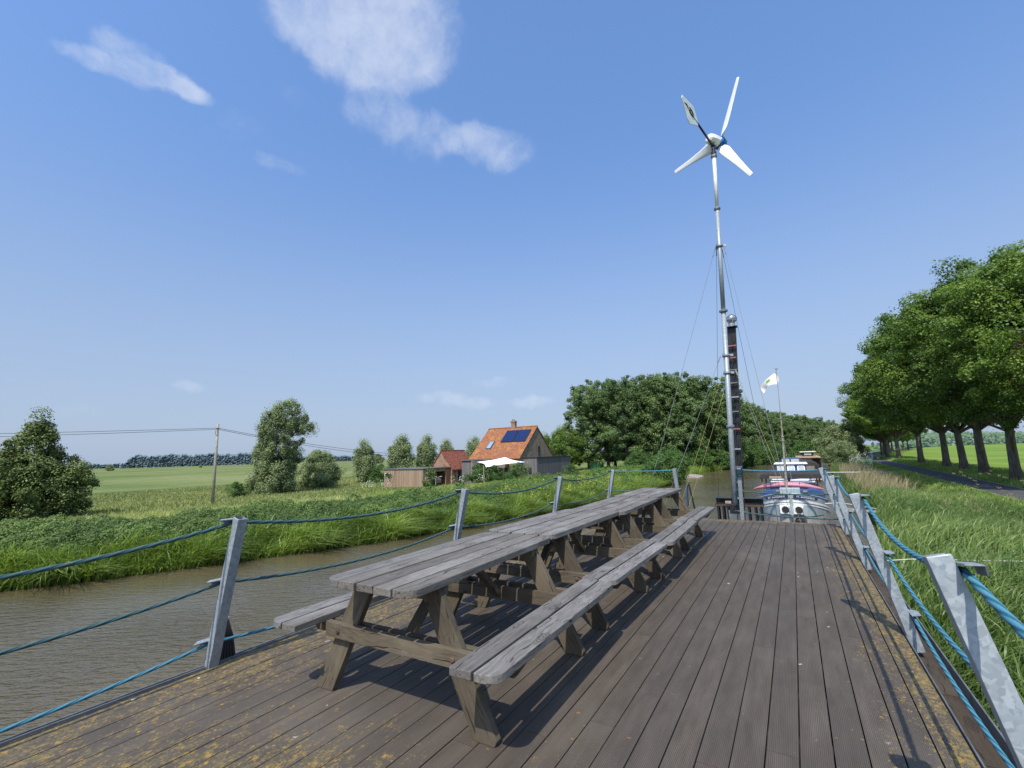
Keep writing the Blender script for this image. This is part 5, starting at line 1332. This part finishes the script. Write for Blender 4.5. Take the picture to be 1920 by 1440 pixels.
# low wall / pale slab on the spit
# utility pole with its two cables
up = tag(empty('utility_pole', (-49.7, 24.0, -2.6)), 'grey wooden utility pole standing on the far bank with two cables', 'utility pole')
m = MB(); m.tube([(-49.7,24.0,-2.8), (-49.7,24.0,1.5), (-49.68,24.0,5.5)], [.15,.13,.11], 12); m.build('shaft', MAT['mast_wood'], up, smooth=True)
m = MB(); m.tube([(-49.55,24.0,4.95)]+[(-49.68+.22*math.cos(a), 24.0-.10, 4.62+.26*math.sin(a)) for a in [PI*.4-k*.5 for k in range(12)]], .02, 5)
m.lathe((-49.68,24.0,5.05), [(.16,-.03),(.16,.03)], 12); m.build('bracket', MAT['dark_steel'], up)
for z, nm, dz in ((5.10, 'upper', 0), (4.98, 'lower', -.25)):
    m = MB(); m.tube(sag((-75,-14,4.5+dz*2.2), (-49.68,24.0,z), .25, 16)+sag((-49.68,24.0,z), (-46,58,1.5+dz*2), .7, 20)[1:], .022, 5)
    o = m.build('overhead_cable', MAT['wire_dark']); tag(o, nm+' black cable running through the utility pole toward the houses', 'cable')

# ------------------------------------------------------------------ small things on the right bank
hd = tag(empty('jetty_handrail', (5.5, 59.5, -2)), 'thin grey metal handrail of a jetty reaching over the reeds', 'handrail')
m = MB(); m.tube([(2.7,59.2,-1.28), (8.6,59.8,-1.30)], .045, 6); m.tube([(8.6,59.8,-1.30), (9.2,61.5,-1.45)], .04, 6)
for x_ in (2.8,4.7,6.6,8.5): m.tube([(x_,59.5,-1.3),(x_,59.5,-2.4)], .03, 6)
m.build('rail', MAT['galv'], hd)
m = MB(); m.tube([(.62,12.2,-.95),(2.0,13.8,-1.06),(6.3,14.9,-1.0)], .012, 6); o = m.build('mooring_line', MAT['line_white']); tag(o, 'thin white mooring line stretched over the reeds past the second rail post', 'rope')
m = MB(); m.tube([(1.5,29.8,-1.75),(3.2,29.3,-1.82),(5.6,28.4,-1.9)], [.09,.08,.06], 8); o = m.build('mooring_spar', MAT['mast_wood'], smooth=True); tag(o, 'grey timber spar lying from the barge bow into the reeds', 'spar')
m = MB(); m.tube([(1.9,30.2,-1.5),(4.0,29.3,-1.8),(6.5,27.8,-2.0)], .02, 6); m.tube([(1.2,31.0,-1.65),(1.9,30.2,-1.5)], .05, 6); o = m.build('mooring_line', MAT['line_white']); tag(o, 'pale mooring line from the grey barge bow running beside the spar', 'rope')
for i, (a, b, r) in enumerate((((.95,7.3,-1.95),(2.6,8.6,-1.8),.11), ((1.0,8.3,-2.1),(2.2,7.2,-1.9),.08), ((.9,6.6,-2.05),(1.9,6.2,-1.95),.07))):
    m = MB(); a = Vector(a); b = Vector(b); m.tube([a, a.lerp(b,.5)+Vector((0,0,.04)), b], [r, r*.9, r*.6], 10); o = m.build('driftwood_log', MAT['leg_wood'], smooth=True)
    tag(o, ['thickest brown log wedged between the barge and the reeds', 'thin log crossing the thick one beside the barge', 'short log lying in the reeds nearest the camera'][i], 'log')
m = MB(); m.prism([(-17.6,-3.2),(-13.0,-3.2),(-14.0,-2.85),(-17.6,-2.35)], 1, 79, 85); o = m.build('slipway', simple('pale concrete', (.33,.28,.24), .85)); tag(o, 'pale sandy slipway sloping into the canal on the far bank', 'slipway')

# ------------------------------------------------------------------ camera, sun, sky
cam = bpy.data.cameras.new('Camera'); cam.sensor_width = 36; cam.lens = 853/1920*36; cam.clip_start = .05; cam.clip_end = 12000
co = bpy.data.objects.new('Camera', cam); COL.objects.link(co); SC.camera = co
psi = .5449221; pt = math.atan(133/853); rl_ = math.radians(1.7)
f = Vector((-math.sin(psi)*math.cos(pt), math.cos(psi)*math.cos(pt), math.sin(pt))); r0_ = Vector((math.cos(psi), math.sin(psi), 0)); u0 = r0_.cross(f)
r_ = r0_*math.cos(rl_)-u0*math.sin(rl_); u_ = r_.cross(f)
co.matrix_world = Matrix(((r_.x,u_.x,-f.x,0),(r_.y,u_.y,-f.y,0),(r_.z,u_.z,-f.z,1.52),(0,0,0,1)))
sd = Vector((.115, -.71, 1.0)).normalized()                   # direction toward the sun
sun = bpy.data.lights.new('Sun', 'SUN'); sun.energy = 5.0; sun.angle = math.radians(.55); sun.color = (1.0, .95, .85)
so = bpy.data.objects.new('Sun', sun); COL.objects.link(so); so.rotation_euler = sd.to_track_quat('Z', 'Y').to_euler()
so.location = (0,0,30)
w = bpy.data.worlds.new('World'); SC.world = w; w.use_nodes = True; nt = w.node_tree
class WT(NT):
    def __init__(s): s.t = nt
g = WT(); bg = nt.nodes['Background']
sky = nt.nodes.new('ShaderNodeTexSky'); sky.sky_type = 'NISHITA'; sky.sun_disc = False
sky.sun_elevation = math.asin(sd.z); sky.sun_rotation = math.atan2(sd.x, sd.y); sky.air_density = 1.0; sky.dust_density = 1.2; sky.ozone_density = 2.5; sky.altitude = 0
D = g.coord('Generated'); Ds = g.sep(D)
tint = g.mix(g.step(Ds[2], .0, .75), (1.16, 1.22, 1.36), (1.74, 2.08, 2.42))
base = g.mix(1.0, sky.outputs[0], tint, 'MULTIPLY')
base = g.mix(g.math('MULTIPLY', g.step(Ds[2], .62, -.05), .86), base, (3.75, 4.65, 6.3))
warp = g.vmath('SCALE', g.vmath('SUBTRACT', g.noise(D, 5, 5, .6, out=1), (.5,.5,.5)), .085)
DW = g.vmath('ADD', D, warp)
fb = g.noise(DW, 8, 8, .62); fb2 = g.noise(DW, 24, 8, .65)
clouds = [((-0.7730,0.2208,0.5948), 0.04,0.03,0.9), ((-0.7997,0.1912,0.5691), 0.045,0.013,0.75), ((-0.7621,0.2645,0.5909), 0.045,0.018,0.7), ((-0.7533,0.2903,0.5901), 0.03,0.012,0.5), ((-0.7396,0.4270,0.5202), 0.055,0.014,0.42), ((-0.7440,0.3612,0.5621), 0.05,0.03,0.22), ((-0.5830,0.5063,0.6354), 0.055,0.045,0.5), ((-0.5326,0.5923,0.6047), 0.07,0.04,0.55), ((-0.4405,0.6731,0.5941), 0.075,0.038,0.75), ((-0.5440,0.4468,0.7103), 0.11,0.07,1.0), ((-0.5813,0.3919,0.7131), 0.07,0.05,0.7), ((-0.4728,0.4992,0.7261), 0.07,0.07,0.85), ((-0.5540,0.4794,0.6807), 0.09,0.04,0.28),
          ((-.65,.43,.625), .06,.03,.25),
          ((-.6114,.7822,.1195), .075,.016,.7), ((-.4799,.8689,.1214), .045,.014,.75), ((-.9124,.3836,.1424), .03,.01,.45), ((-.9651,.2462,.0893), .06,.01,.3), ((-.5412,.8254,.1608), .05,.01,.35), ((-.02,.30,.93), .3,.2,.6), ((.6,-.5,.5), .4,.15,.7), ((-.6,-.6,.45), .4,.2,.6)]
acc = None
for c, ra, rb, st in clouds:
    ra *= 1.28; rb *= 1.25
    c = Vector(c).normalized(); e1 = c.cross(Vector((0,0,1))).normalized(); e2 = e1.cross(c)
    dl = g.vmath('SUBTRACT', DW, tuple(c))
    def dot(v, s_):
        nd = nt.nodes.new('ShaderNodeVectorMath'); nd.operation = 'DOT_PRODUCT'; nt.links.new(dl, nd.inputs[0]); nd.inputs[1].default_value = tuple(v/s_); return nd.outputs['Value']
    a, b, z = dot(e1, ra), dot(e2, rb), dot(c, .6)
    q = g.math('ADD', g.math('MULTIPLY', a, a), g.math('ADD', g.math('MULTIPLY', b, b), g.math('MULTIPLY', z, z)))
    v = g.math('MULTIPLY', g.step(q, 1.35, .0), st)
    acc = v if acc is None else g.math('ADD', acc, v)
acc = g.math('MINIMUM', acc, .95)
fbm = g.math('ADD', g.math('MULTIPLY', fb, .68), g.math('MULTIPLY', fb2, .32))
v = g.math('ADD', g.math('MULTIPLY', acc, 1.0), g.math('MULTIPLY', g.math('SUBTRACT', fbm, .52), 2.9))
mask = g.math('MULTIPLY', g.step(v, .0, 1.5), g.math('MULTIPLY', acc, 2.6, clamp=True), clamp=True)
col = g.mix(g.math('MULTIPLY', mask, .62), base, (7.0, 7.5, 8.6))
nt.links.new(col, bg.inputs[0]); bg.inputs[1].default_value = .113
SC.view_settings.view_transform = 'Standard'; SC.view_settings.look = 'None'; SC.view_settings.exposure = 0; SC.view_settings.gamma = 1
SC.cycles.max_bounces = 6; SC.cycles.diffuse_bounces = 3; SC.cycles.glossy_bounces = 3; SC.cycles.transmission_bounces = 3
SC.render.film_transparent = False
